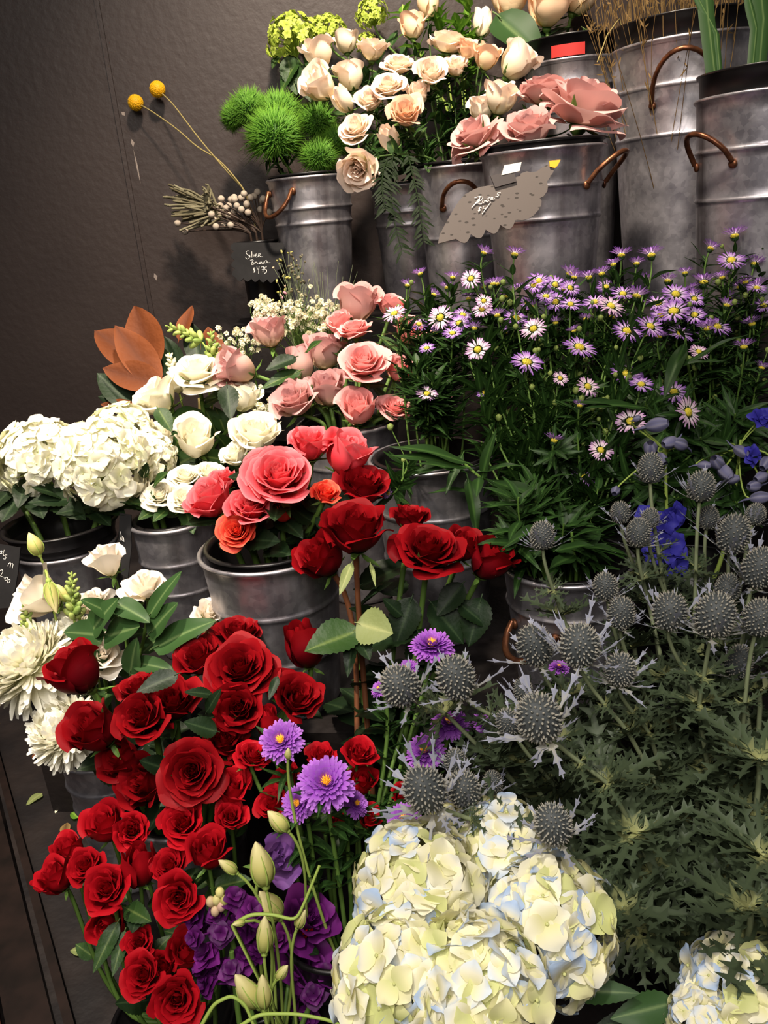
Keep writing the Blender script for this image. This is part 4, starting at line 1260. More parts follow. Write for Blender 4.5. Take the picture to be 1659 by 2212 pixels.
# ================================================================== middle step, left to right
# --- magnolia
G = 'magnolia branches behind the white roses'
for i, (lb, lv) in enumerate([
    ('magnolia branch with large rust-brown leaves pointing up at the left', [((330, 800), (283, 655), 1.72, .62, 'b'), ((345, 830), (243, 695), 1.70, .42, 'b'), ((322, 790), (200, 705), 1.75, .55, 'b'), ((355, 830), (215, 790), 1.68, .45, 'b'), ((290, 880), (205, 800), 1.70, .45, 'g'), ((345, 870), (205, 850), 1.70, .42, 'g'), ((300, 880), (212, 870), 1.69, .3, 'b'), ((365, 810), (290, 728), 1.74, .55, 'g')]),
    ('magnolia branch with small rusty leaves tips against the dark wall, right of the large ones', [((386, 735), (412, 655), 1.76, .42, 'b'), ((430, 790), (410, 690), 1.77, .45, 'g'), ((470, 800), (450, 700), 1.78, .5, 'b'), ((470, 770), (492, 745), 1.78, .6, 'b'), ((380, 820), (350, 720), 1.75, .55, 'g')])]):
    tip = at(360 + 70 * i, 860, 1.72); pts = bucket_path('H1', tip, vdir(-.3 + .2 * i, .9, .1)); root = thing('magnolia_branch', lb, 'magnolia', pts[0], G)
    stem_mesh(pts, root, .005, .003, 'stem_tan')
    for k, (a, c_, Z, ra, t) in enumerate(lv):
        leaf_between(root, at(*a, Z - .02), at(*c_, Z), ra, 'magnolia', 'magnolia_brown' if t == 'b' else 'dark_leaf', vdir(-.3 + .3 * (k % 3), .3, .9), k, .12, .3, label='rust-brown leaf underside' if t == 'b' else 'glossy dark green leaf')
# --- white roses
G = 'white roses between the magnolia and the coral roses'
for i, (x, y, Z, r, kd, ax, key, lb) in enumerate([
    (340, 862, 1.55, 60, 'mid', (-.55, .6, .45), 'H1', 'white rose in front of the brown magnolia leaves, tilted left'),
    (425, 800, 1.55, 62, 'full', (-.05, .75, .5), 'H1', 'tallest open white rose with a hanging petal, under the green buds'),
    (425, 950, 1.48, 48, 'cup', (.1, .6, .6), 'H1', 'yellowish white rose below the tallest one, with dark gap to its right'),
    (345, 948, 1.49, 42, 'mid', (-.2, .6, .6), 'H1', 'white rose touching the right white hydrangea'),
    (552, 940, 1.47, 58, 'mid', (.0, .7, .6), 'H1', 'white rose above the coral roses and left of the mauve pair'),
    (508, 985, 1.45, 36, 'mid', (-.4, .6, .6), 'H1', 'white rose with a curled petal, touching the coral roses'),
    (525, 860, 1.56, 38, 'cup', (.2, .8, .3), 'H1', 'greenish cream rose half hidden under the leftmost mauve pink rose'),
    (298, 1056, 1.38, 38, 'open', (-.5, .5, .6), 'B12', 'white rose lowest at the left over its small bucket'),
    (345, 1070, 1.36, 42, 'open', (-.1, .6, .7), 'B12', 'white rose low over the small bucket, second from the left'),
    (398, 1078, 1.35, 40, 'open', (.1, .6, .7), 'B12', 'white rose low over the small bucket, touching the left coral rose'),
    (400, 1030, 1.41, 38, 'open', (.0, .7, .6), 'B12', 'white rose in the second row over the small bucket'),
    (452, 1022, 1.42, 40, 'open', (.2, .8, .5), 'B12', 'white rose just behind the leftmost coral roses')]):
    q = rose(lb, G, 'white_rose', key, x, y, Z, r, kd, ax, i, leaves=(3, .07, .55, 'rose', 'rose_leaf', .5, .93), r0=.0045, r1=.004, name='white_rose')
    if i == 2:
        leaf_between(q[0], at(340, 880, 1.44), at(372, 928, 1.42), .62, 'rose', 'rose_leaf'); leaf_between(q[0], at(490, 830, 1.5), at(498, 900, 1.46), .5, 'rose', 'dark_leaf')
    if i == 7:
        for a, c_, ra in (((320, 1030), (292, 985), .55), ((300, 1085), (228, 1065), .4), ((335, 1100), (298, 1118), .62), ((360, 1100), (330, 1122), .6), ((330, 1050), (355, 1015), .5)):
            leaf_between(q[0], at(*a, 1.36), at(*c_, 1.33), ra, 'rose', 'rose_leaf')
# green bud spires
def spire(label, key, x0, y0, x1, y1, Z, n, size, mat='snapdragon_bud', open_mat=None, group='snapdragon bud spires', opens=0):
    tip, low = at(x1, y1, Z), at(x0, y0, Z); ax = nrm(tip - low); pts = bucket_path(key, low, ax)
    pts = np.vstack([pts, low + (tip - low) * np.linspace(.1, 1, 8)[:, None]])
    root = thing('snapdragon', label, 'snapdragon', pts[0], group); stem_mesh(pts, root, .003, .0012, 'stem_lime'); mb = MB()
    for k in range(n):
        f = k / n; p = low + (tip - low) * f; sd = frame(ax, k * 2.4)[:, 0]; s = size * (1.2 - .75 * f) * rng.uniform(.8, 1.2)
        c_ = p + sd * s * .8 - pts[0]
        mb.ball(c_, s * .46, nrm(sd + ax * .8), 1.9, 7, 8, (rng.uniform(.2, .9), .5, rng.random()))
        mb.tube(np.array([p - pts[0], c_]), .0012, 4)
    part('buds', mb.build('buds', mat), root, pts[0])
    return root, pts
spire('green snapdragon bud spire lying left above the tallest white rose', 'H1', 430, 735, 358, 703, 1.60, 22, .011)
spire('yellow-green snapdragon bud spire upright behind the tallest white rose', 'H1', 462, 790, 455, 715, 1.60, 20, .012)
q_ = spire('cream snapdragon spike left of the tallest white rose', 'H1', 385, 840, 366, 762, 1.62, 34, .011, 'gypsophila_white')
# --- baby's breath
G = "baby's breath sprays"
for i, (lb, x, y, sx, sy, n) in enumerate([("baby's breath spray at the left, over the upright mauve bud", 575, 668, 40, 30, 55), ("baby's breath spray in the middle against the galvanised bucket", 650, 690, 55, 45, 95), ("baby's breath spray at the right, left of the peach pink rose", 708, 690, 38, 40, 60), ("baby's breath spray left of the mauve rose cluster", 520, 740, 50, 40, 40), ("baby's breath spray low between the white and mauve roses", 568, 880, 30, 40, 26)]):
    Zg = 1.66 if i < 4 else 1.56; hd = at(x, y + sy * 1.4, Zg); pts = bucket_path('H2', hd, vdir(0, 1, .1)); root = thing('babys_breath', lb, "baby's breath", pts[0], G)
    mb = MB(); fm = MB(); g = np.random.default_rng(i + 60); mb.tube(pts - pts[0], np.linspace(.0025, .0015, len(pts)), 5)
    for k in range(n):
        P = at(x + g.normal(0, .5) * sx, y + g.normal(0, .5) * sy, Zg + g.uniform(-.05, .04)); mid = hd + (P - hd) * .5 + g.normal(0, .008, 3)
        mb.tube(np.array([hd - [0, 0, .03], mid, P]) - pts[0], .0006, 3, cap=False)
        s = g.uniform(.0038, .0068)
        for q in fib(5, -.2, 1, .5, k):
            floret(fm, P - pts[0] + q * s * .35, nrm(q + g.normal(0, .3, 3)), s, g, 5, g.uniform(.3, .9), .35, g.uniform(0, 6), nv=3, nu=3)
    part('stem', mb.build('stem', 'stem_green'), root, pts[0]); e_ = part('blossoms', fm.build('blossoms', 'gypsophila_white'), root, pts[0]); e_['kind'] = 'stuff'
# wispy seed sprig and fine grass before the bucket
for lb, x, y, n, dx in (('wispy sprig of pale seed buds right of the black chalk sign', 642, 650, 60, 30), ('second wispy seed sprig leaning toward the chalk sign', 622, 640, 26, 25)):
    hd = at(640, 760, 1.76); pts = bucket_path('H2', hd, vdir(0, 1, 0)); root = thing('seed_sprig', lb, 'seed sprig', pts[0], 'wispy seed sprigs')
    mb = MB(); fm = MB(); mb.tube(pts - pts[0], .0016, 5)
    for k in range(n):
        yy = rng.uniform(545, 700) if n > 30 else rng.uniform(540, 680); xx = x + rng.normal(0, .5) * dx * (1.2 - (700 - yy) / 260) - (12 if n < 30 else 0); P = at(xx, yy, 1.74 + rng.uniform(-.03, .03))
        base_ = at(x + 4, min(yy + 60, 740), 1.75)
        mb.tube(np.array([hd, base_, P]) - pts[0], .0006, 3, cap=False)
        fm.ball(P - pts[0], rng.uniform(.0018, .0032), rng.normal(0, 1, 3), 1.7, 5, 6, (rng.random(), .5, rng.random()))
    part('stem', mb.build('stem', 'stem_grey'), root, pts[0]); part('buds', fm.build('buds', 'stock_bud' if n < 30 else 'brunia_foliage'), root, pts[0])
mb = MB(); o_ = at(700, 760, 1.72); o_[2] = TB + .003
for k in range(34):
    st = at(690 + rng.normal(0, 22), 740, 1.72); en = at(690 + rng.normal(0, 60), rng.uniform(560, 640), 1.76 + rng.uniform(-.05, .05))
    mb.tube(hermite(o_ + (st - o_) * [.3, .3, 0], (0, 0, .3), en, (en - st) * .8, 10) - o_, np.linspace(.0008, .0004, 10), 3, (rng.random(), .5, rng.random()), cap=False)
root = thing('fine_grass', 'tuft of fine grass blades in front of the dianthus bucket, above the peach pink rose', 'grass', o_)
e_ = part('grass', mb.build('grass', 'stem_grey'), root, o_); e_['kind'] = 'stuff'
# --- mauve pink roses
G = 'dusty mauve and pink roses'
for i, (x, y, Z, r, kd, ax, mt, lb) in enumerate([
    (582, 718, 1.60, 40, 'cup', (-.15, .9, .35), 'dusty_pink_rose', 'upright mauve rose bud before the baby\'s breath'),
    (512, 797, 1.55, 46, 'cup', (-.75, .2, .5), 'dusty_pink_rose', 'mauve rose facing left with a drooping petal, beside the tallest white rose'),
    (635, 868, 1.50, 54, 'mid', (-.3, .55, .65), 'dusty_pink_rose', 'mauve rose low in front, left of the pink bucket rim'),
    (708, 842, 1.53, 44, 'cup', (-.1, .75, .5), 'dusty_pink_rose', 'lilac mauve rose in the middle, left of the large pink rose'),
    (700, 762, 1.60, 42, 'cup', (.0, .85, .35), 'dusty_pink_rose', 'pale mauve rose behind the large pink rose'),
    (648, 786, 1.59, 34, 'bud', (-.1, .85, .35), 'dusty_pink_rose', 'peach mauve bud between two dark leaves'),
    (772, 657, 1.60, 50, 'cup', (.05, .85, .4), 'mauve_rose', 'peach pink rose topmost of the pink bunch, against the bucket'),
    (785, 783, 1.46, 60, 'open', (-.05, .55, .8), 'pink_rose', 'large pink rose facing the viewer in the middle of the bunch'),
    (765, 712, 1.55, 42, 'open', (-.2, .8, .4), 'pink_rose', 'pink rose between the topmost peach one and the large pink one'),
    (772, 885, 1.46, 44, 'cup', (-.05, .6, .6), 'pink_rose', 'pink rose hanging low over the dark bucket mouth'),
    (845, 662, 1.60, 36, 'mid', (.2, .8, .4), 'pink_rose', 'pink rose at the upper right behind the first aster'),
    (885, 715, 1.56, 44, 'mid', (.3, .7, .5), 'pink_rose', 'pink rose mostly behind aster stems on the right'),
    (862, 800, 1.50, 40, 'mid', (.3, .6, .6), 'pink_rose', 'pink rose right of the large one behind thin stems'),
    (852, 880, 1.48, 40, 'open', (.2, .6, .6), 'pink_rose', 'pink rose low on the right above the reddish bucket'),
    (925, 845, 1.54, 46, 'mid', (.4, .6, .5), 'pink_rose', 'pink rose glimpsed deepest among the aster stems'),
    (735, 700, 1.58, 30, 'cup', (-.3, .7, .4), 'pink_rose', 'small pink rose tucked left of the upper pink ones')]):
    q = rose(lb, G, mt, 'B8', x, y, Z, r, kd, ax, i, leaves=(2, .06, .55, 'rose', 'rose_leaf', .6, .93), r0=.0042, r1=.0036)
    if i == 5:
        for a, c_, ra, m2 in (((640, 770), (572, 792), .5, 'dark_leaf'), ((650, 800), (560, 830), .35, 'rose_leaf'), ((625, 830), (600, 855), .5, 'rose_leaf'), ((660, 760), (690, 730), .5, 'rose_leaf')):
            leaf_between(q[0], at(*a, 1.52), at(*c_, 1.49), ra, 'rose', m2)
# --- white hydrangeas
G = 'white hydrangea heads in the left bucket'
for i, (x, y, Z, r, ax, sd_, lb) in enumerate([
    (88, 990, 1.42, 92, (-.15, .85, .45), 0, 'white hydrangea head at the left, over the black liner'),
    (222, 1000, 1.36, 100, (.0, .7, .65), 1, 'biggest white hydrangea head right of the left one'),
    (262, 945, 1.47, 78, (.1, .9, .3), 2, 'white hydrangea head behind, under the magnolia leaves'),
    (-10, 1015, 1.44, 62, (-.4, .7, .5), 1, 'white hydrangea head cut off by the left edge'),
    (320, 985, 1.44, 60, (.35, .7, .5), 0, 'white hydrangea head at the right end beside the white roses')]):
    q = flower('hydrangea', lb, 'hydrangea', G, 'B11', x, y, Z, r, ax, [('flower_head', hydrangea_mesh(sd_, 'white_hydrangea', 130, .24))], hc=.05, calyx=False, stem_to=-.35, r0=.005, r1=.0045, spin=i * 1.3, foliage=None)
    if i < 2:
        for a, c_, ra in ((((40, 1070), (0, 1120), .6), ((70, 1060), (90, 1110), .6), ((20, 1060), (-30, 1100), .5), ((110, 1075), (180, 1110), .45), ((60, 1030), (35, 1090), .5)), (((170, 1075), (60, 1075), .45), ((215, 1090), (120, 1100), .5), ((200, 1080), (265, 1100), .5), ((190, 1090), (235, 1125), .5), ((140, 1070), (75, 1045), .5)))[i]:
            leaf_between(q[0], at(*a, 1.40), at(*c_, 1.35), ra, 'rose', 'dark_leaf')
# --- coral roses
G = 'coral pink roses in the galvanised bucket'
for i, (x, y, Z, r, kd, ax, mt, lb) in enumerate([
    (602, 1030, 1.12, 82, 'open', (.05, .62, .75), 'coral_rose', 'largest coral rose facing up in the middle of its bunch'),
    (456, 1080, 1.17, 58, 'mid', (-.45, .65, .5), 'coral_rose', 'coral rose at the far left, tilted over the bucket'),
    (540, 1098, 1.13, 52, 'mid', (-.05, .6, .7), 'coral_rose', 'coral rose below and left of the largest one'),
    (672, 962, 1.19, 56, 'mid', (.0, .85, .45), 'coral_rose', 'coral rose at the top of the bunch under the mauve roses'),
    (750, 985, 1.18, 52, 'cup', (.35, .75, .4), 'coral_rose', 'coral rose at the right next to the dark reds'),
    (570, 1000, 1.19, 46, 'mid', (-.3, .8, .4), 'coral_rose', 'coral rose peeking out behind the largest one'),
    (702, 1068, 1.13, 34, 'mid', (.2, .6, .6), 'orange_coral_rose', 'small orange-red rose beside the uppermost dark red rose'),
    (510, 1147, 1.13, 46, 'open', (-.1, .3, .8), 'orange_coral_rose', 'crumpled orange-red rose lowest over the bucket mouth'),
    (608, 1106, 1.15, 22, 'bud', (.1, .4, .7), 'orange_coral_rose', 'tiny orange-red bud under the largest coral rose'),
    (480, 1040, 1.20, 36, 'mid', (-.2, .8, .4), 'coral_rose', 'coral rose behind the far left one')]):
    rose(lb, G, mt, 'B13', x, y, Z, r, kd, ax, i, leaves=(4, .06, .6, 'rose', 'dark_leaf', .35, .92), r0=.0045, r1=.004)
# --- dark red long-stemmed roses
G = 'long-stemmed dark red roses in the middle'
LONG = []
for i, (x, y, Z, r, kd, ax, lb) in enumerate([
    (780, 1055, 1.17, 62, 'mid', (.1, .75, .5), 'dark red rose uppermost of the middle bunch, beside the coral ones'),
    (768, 1148, 1.08, 76, 'mid', (.0, .85, .5), 'dark red rose upright with a pale sepal beneath it on a brown stem'),
    (925, 1188, 1.08, 84, 'open', (.05, .80, .58), 'widest dark red rose with ringed petals, below the reddish bucket'),
    (694, 1208, 1.12, 54, 'cup', (-.45, .6, .5), 'dark red rose at the left of the bunch in front of the coral bucket'),
    (1056, 1212, 1.13, 50, 'cup', (.35, .7, .4), 'dark red rose farthest right, touching the bucket behind the sea holly'),
    (885, 1122, 1.15, 44, 'mid', (.1, .85, .3), 'small dark red rose behind the widest one'),
    (1000, 1180, 1.14, 40, 'cup', (.2, .7, .5), 'dark red rose half hidden right behind the widest one')]):
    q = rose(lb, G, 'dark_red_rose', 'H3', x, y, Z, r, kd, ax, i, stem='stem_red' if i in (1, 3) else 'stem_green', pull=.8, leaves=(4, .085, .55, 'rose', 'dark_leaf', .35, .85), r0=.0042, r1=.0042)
    LONG.append(q)
    if i == 1:
        for a, c_, ra, m2, nn, l2 in (((775, 1358), (655, 1395), .72, 'rose_leaf', (.0, .7, .7), 'large dark green leaf'), ((770, 1345), (845, 1364), .95, 'pale_leaf', (.3, .2, .9), 'pale leaf underside'), ((772, 1370), (800, 1420), .55, 'dark_leaf', (.2, .4, .8), None), ((765, 1370), (745, 1460), .35, 'dark_leaf', (-.3, .3, .8), None), ((760, 1215), (732, 1280), .3, 'pale_leaf', (-.1, .3, .9), 'pale green sepal'), ((800, 1216), (812, 1262), .15, 'pale_leaf', (.1, .3, .9), None)):
            leaf_between(q[0], at(*a, 1.06), at(*c_, 1.03), ra, 'rose', m2, vdir(*nn), label=l2)

for k, (a, c_) in enumerate((((890, 1290), (850, 1400)), ((930, 1300), (1010, 1390)), ((900, 1360), (960, 1450)), ((870, 1330), (830, 1290)), ((990, 1300), (1060, 1350)), ((880, 1430), (840, 1500)), ((1000, 1260), (940, 1330)), ((1040, 1290), (1010, 1400)))):
    leaf_between(LONG[2 if k < 6 else 4][0], at(*a, 1.12), at(*c_, 1.11), .62, 'rose', 'dark_leaf', vdir(rng.uniform(-.4, .4), .4, .8), k)

# ================================================================== lower left
G = 'white lisianthus in the lower left bucket'
for i, (x, y, Z, r, kd, ax, lb) in enumerate([
    (230, 1212, 1.20, 44, 'trumpet', (-.3, .85, .3), 'white lisianthus bloom upright in front of the hydrangea bucket'),
    (318, 1265, 1.17, 52, 'wavy', (.05, .85, .4), 'open white lisianthus bloom right of the upright one'),
    (85, 1290, 1.16, 60, 'trumpet', (-.6, .45, .55), 'large white lisianthus bloom tilted left above the chrysanthemum'),
    (203, 1300, 1.22, 44, 'wavy', (-.1, .8, .4), 'white lisianthus bloom in shade behind green buds'),
    (220, 1415, 1.12, 50, 'wavy', (.2, .5, .7), 'white lisianthus bloom behind the dark red rose with the thick stem'),
    (452, 1322, 1.22, 40, 'wavy', (.3, .6, .5), 'white lisianthus bloom low in front of the coral bucket'),
    (345, 1490, 1.10, 26, 'wavy', (.2, .5, .6), 'white lisianthus petals peeking between dark red roses')]):
    q = rose(lb, G, 'ivory_bloom', 'B14', x, y, Z, r, kd, ax, i, name='lisianthus', cat='lisianthus', leaves=(4, .06, .5, 'round', 'lisianthus_leaf', .45, .9), r0=.0032, r1=.0026)
    if i == 1:
        for a, c_, ra in (((225, 1370), (140, 1358), .8), ((225, 1372), (292, 1345), .85), ((318, 1335), (378, 1232), .28), ((330, 1400), (452, 1330), .4), ((280, 1455), (287, 1385), .5), ((250, 1300), (320, 1335), .45), ((290, 1430), (370, 1440), .4), ((300, 1460), (395, 1470), .6), ((190, 1370), (240, 1290), .5), ((250, 1330), (180, 1290), .5), ((320, 1370), (370, 1300), .45), ((230, 1440), (180, 1400), .5)):
            leaf_between(q[0], at(*a, 1.12), at(*c_, 1.09), ra, 'round', 'lisianthus_leaf', seed=int(rng.integers(3)))


def bud(label, key, x0, y0, x1, y1, Z, mat='lisianthus_bud', fat=.42, group='lisianthus buds', stem='stem_lime', path=None, r=.0017, name='lisianthus_bud'):
    """A bud drawn from its base (x0, y0) to its tip (x1, y1)."""
    a, t = at(x0, y0, Z), at(x1, y1, Z - .008); ax = nrm(t - a); L = np.linalg.norm(t - a); h, sp = bud_mesh(mat, 0, fat)
    pts = bucket_path(key, a, ax, pull=.7) if path is None else path(a, ax)
    root = thing(name, label, 'bud', pts[0], group); R = frame(ax, rng.uniform(0, 6))
    part('bud', h, root, a, R, L); part('sepals', sp, root, a, R, L); stem_mesh(pts, root, r * 1.2, r, stem)
    return root, pts


bud('pale yellow lisianthus bud on a bent stem before the hydrangea bucket', 'B14', 86, 1200, 62, 1150, 1.17, fat=.62)
bud('green lisianthus bud hanging beside the large tilted white bloom', 'B14', 105, 1255, 122, 1325, 1.13, fat=.4)
bud('cream lisianthus bud between the tilted bloom and the green spire', 'B14', 150, 1300, 122, 1262, 1.16, fat=.5)
spire('green snapdragon bud spire standing among the white lisianthus', 'B14', 160, 1330, 155, 1235, 1.15, 24, .009)
spire('green snapdragon bud spire left of the chrysanthemums', 'B14', 65, 1375, 50, 1305, 1.14, 22, .008)
G = 'white chrysanthemums'
for i, (x, y, Z, r, ax, lb) in enumerate([
    (55, 1430, 1.12, 104, (-.45, .75, .5), 'largest white chrysanthemum with drooping lower petals at the left edge'),
    (135, 1575, 1.10, 82, (-.4, .65, .6), 'white chrysanthemum below the largest one, over the grey bucket'),
    (150, 1370, 1.18, 60, (-.2, .9, .3), 'white chrysanthemum partly hidden behind the largest one')]):
    flower('chrysanthemum', lb, 'chrysanthemum', G, 'B14', x, y, Z, r, ax, [('flower_head', mum_mesh(i))], hc=.1, calyx=False, stem_to=-.3, r0=.004, r1=.004, spin=i)
# --- dark red roses lower left
G = 'dark red roses in the lower left bucket'
for i, (x, y, Z, r, kd, ax, lb) in enumerate([
    (518, 1445, 1.06, 84, 'open', (.0, .62, .75), 'largest dark red rose facing the viewer, top middle of the lower bunch'),
    (515, 1530, 1.03, 54, 'mid', (.0, .35, .9), 'dark red rose with tight round heart below the largest one'),
    (640, 1508, 1.06, 60, 'mid', (.3, .55, .7), 'dark red rose at the right of the lower bunch beside the purple aster'),
    (165, 1450, 1.02, 64, 'cup', (-.5, .75, .2), 'dark red rose standing alone at the left before the chrysanthemum'),
    (205, 1578, 1.00, 58, 'cup', (-.35, .6, .6), 'dark red rose against the lower white chrysanthemum'),
    (308, 1552, .99, 62, 'mid', (-.2, .5, .8), 'dark red rose with spiral heart in the middle of the left part'),
    (372, 1520, 1.04, 66, 'mid', (.0, .7, .6), 'dark red rose behind and right of the spiral-hearted one'),
    (430, 1425, 1.10, 52, 'mid', (-.2, .7, .5), 'dark red rose half hidden left of the largest one'),
    (515, 1375, 1.13, 54, 'mid', (.1, .85, .3), 'dark red rose topmost, in front of the coral bucket'),
    (655, 1395, 1.10, 46, 'bud', (-.25, .85, .3), 'long dark red rose bud under the big green leaf'),
    (415, 1668, .97, 76, 'open', (.05, .35, .9), 'dark red rose with deep dark heart, lowest of the large ones'),
    (480, 1605, 1.03, 56, 'mid', (.2, .7, .5), 'dark red rose behind the deep-hearted one'),
    (318, 1690, 1.02, 58, 'cup', (-.3, .3, .6), 'shaded dark red rose left of the deep-hearted one'),
    (268, 1640, 1.03, 46, 'cup', (-.4, .4, .6), 'shaded dark red rose over the left of the bucket rim'),
    (300, 1490, 1.08, 44, 'mid', (-.2, .8, .3), 'dark red rose behind the wet green leaf')]):
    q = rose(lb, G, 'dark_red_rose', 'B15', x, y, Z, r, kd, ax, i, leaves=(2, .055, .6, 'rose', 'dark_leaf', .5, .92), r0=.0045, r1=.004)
    if i == 6:
        for a, c_, ra in (((385, 1455), (290, 1490), .45), ((460, 1500), (400, 1490), .4), ((470, 1580), (400, 1555), .6), ((360, 1660), (305, 1640), .7), ((445, 1540), (470, 1490), .4), ((600, 1460), (580, 1510), .35)):
            leaf_between(q[0], at(*a, 1.0), at(*c_, .98), ra, 'rose', 'dark_leaf')
# --- bright red spray roses
G = 'bright red spray roses in front at the lower left'
for i, (x, y, Z, r, kd, ax, key, lb) in enumerate([
    (226, 1785, 1.00, 46, 'cup', (-.2, .75, .5), 'H5', 'bright red rose at the upper left of the front bunch, above a greenish petal'),
    (284, 1795, .98, 38, 'mid', (.1, .45, .85), 'H5', 'small bright red rose with clear spiral, right of the upper left one'),
    (395, 1780, .96, 52, 'mid', (-.05, .6, .75), 'H5', 'bright red rose below the deep-hearted dark red one'),
    (498, 1765, .97, 38, 'mid', (.1, .6, .7), 'H5', 'small bright red rose right of the one under the dark red roses'),
    (500, 1708, .99, 42, 'cup', (.15, .7, .5), 'H5', 'bright red rose touching the deep-hearted dark red one on its right'),
    (450, 1842, .93, 46, 'cup', (.05, .8, .45), 'H5', 'orange-lit bright red rose left of the yellow-green buds'),
    (120, 1898, .97, 42, 'cup', (-.45, .7, .4), 'H5', 'bright red rose farthest left in the front bunch'),
    (150, 1840, 1.01, 36, 'cup', (-.2, .8, .3), 'H5', 'bright red rose behind the farthest left one'),
    (186, 1873, .96, 42, 'mid', (-.1, .6, .7), 'H5', 'bright red rose between the farthest left one and the largest round one'),
    (232, 1920, .93, 54, 'mid', (-.05, .6, .75), 'H5', 'largest round bright red rose at the left'),
    (300, 1870, .95, 42, 'bud', (.05, .9, .4), 'H5', 'tall narrow bright red rose bud in the middle'),
    (367, 1872, .94, 42, 'mid', (-.1, .6, .7), 'H5', 'bright red rose right of the tall narrow bud'),
    (387, 1940, .90, 54, 'mid', (.05, .35, .9), 'H5', 'bright red rose facing the viewer right of the largest round one'),
    (235, 1992, .97, 40, 'cup', (-.1, .1, .8), 'H5', 'shaded red rose under the largest round one'),
    (300, 2038, .92, 36, 'mid', (.0, .65, .7), 'H5', 'small bright red rose on top of the lowest cluster'),
    (310, 2108, .88, 48, 'mid', (-.1, .55, .8), 'H5', 'bright red rose in the lowest cluster, left'),
    (402, 2058, .92, 42, 'cup', (.05, .7, .5), 'H5', 'red rose beside the purple stock petals'),
    (383, 2160, .84, 58, 'mid', (.05, .4, .9), 'H5', 'lowest bright red rose facing the viewer at the bottom'),
    (352, 2090, .92, 36, 'cup', (.0, .6, .6), 'H5', 'red rose half hidden in the lowest cluster'),
    (546, 1632, .99, 42, 'open', (.25, .75, .4), 'H4', 'flat bright red rose left of the upper purple aster'),
    (578, 1560, 1.03, 28, 'bud', (.0, .85, .4), 'H4', 'red rose bud peeping over the upper purple aster'),
    (776, 1628, 1.02, 40, 'mid', (.2, .7, .5), 'H4', 'red rose upper right of the largest purple aster'),
    (694, 1637, 1.03, 34, 'mid', (.0, .75, .4), 'H4', 'red rose between the two biggest purple asters'),
    (618, 1688, 1.01, 34, 'mid', (-.2, .6, .6), 'H4', 'red rose left of the largest purple aster'),
    (588, 1738, .98, 40, 'mid', (-.3, .6, .6), 'H4', 'red rose behind the beige bud'),
    (782, 1690, 1.03, 32, 'cup', (.2, .7, .5), 'H4', 'shaded red rose right of the largest purple aster'),
    (798, 1768, 1.01, 26, 'cup', (.2, .6, .5), 'H4', 'small red rose in the green leaves below the rightmost purple aster'),
    (735, 1775, 1.03, 24, 'cup', (.1, .6, .5), 'H4', 'small red rose deep in the leaves under the largest purple aster'),
    (640, 2010, .98, 30, 'cup', (.1, .6, .5), 'H6', 'small red rose behind the tall yellow-green bud'),
    (868, 1722, 1.0, 26, 'cup', (.1, .6, .5), 'H4', 'red rose at the left of the blue hydrangeas behind sea holly')]):
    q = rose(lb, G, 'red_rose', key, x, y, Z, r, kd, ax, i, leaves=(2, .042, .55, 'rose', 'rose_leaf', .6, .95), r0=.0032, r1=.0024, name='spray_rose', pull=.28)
    if i == 13:
        for a, c_, ra, m2 in (((255, 1990), (195, 2105), .3, 'rose_leaf'), ((270, 2010), (240, 2110), .35, 'rose_leaf'), ((300, 1960), (285, 2010), .7, 'dark_leaf'), ((270, 1960), (320, 1985), .5, 'rose_leaf'), ((320, 2160), (255, 2165), .65, 'dark_leaf'), ((340, 1990), (360, 1930), .45, 'rose_leaf')):
            leaf_between(q[0], at(*a, .93), at(*c_, .90), ra, 'rose', m2)
# --- purple china asters
G = 'purple china asters'
for i, (x, y, Z, r, ax, lb) in enumerate([
    (606, 1598, .94, 47, (-.1, .55, .8), 'purple china aster on the upper left, yellow centre towards the viewer'),
    (704, 1688, .90, 60, (.05, .6, .75), 'largest purple china aster in the centre'),
    (642, 1735, .92, 40, (-.35, .45, .8), 'purple china aster left and below the largest one'),
    (770, 1735, .95, 30, (.5, .5, .6), 'small purple china aster right and below the largest one'),
    (933, 1390, 1.04, 47, (.0, .8, .45), 'pinkish purple china aster highest, right of the dark gap'),
    (880, 1442, 1.06, 24, (-.3, .7, .5), 'little purple china aster behind the left sea holly head'),
    (972, 1558, .99, 43, (-.1, .8, .5), 'pinkish purple china aster under the left pair of sea holly heads'),
    (1050, 1562, 1.01, 30, (.3, .7, .5), 'purple china aster left of the biggest sea holly head'),
    (917, 1620, .97, 44, (-.2, .75, .6), 'pinkish purple china aster above the lower left sea holly heads'),
    (872, 1768, .93, 38, (-.3, .6, .7), 'purple china aster wedged between sea holly and the front hydrangea'),
    (818, 1487, 1.02, 20, (-.5, .6, .5), 'purple china aster bud at the left tip of the sea holly'),
    (1208, 1440, 1.05, 22, (0, .8, .4), 'small purple china aster deep behind the middle sea holly')]):
    h_, dsc, br_ = matsumoto_mesh(i % 3)
    flower('china_aster', lb, 'aster', G, 'H4' if x < 830 else 'H4', x, y, Z, r, ax, [('ray_petals', h_), ('disc', dsc), ('bracts', br_)], hc=.15, calyx=False, stem_to=-.15, r0=.003, r1=.0026, foliage=(26, .04, .011, 'aster_leaf', .45, .97))
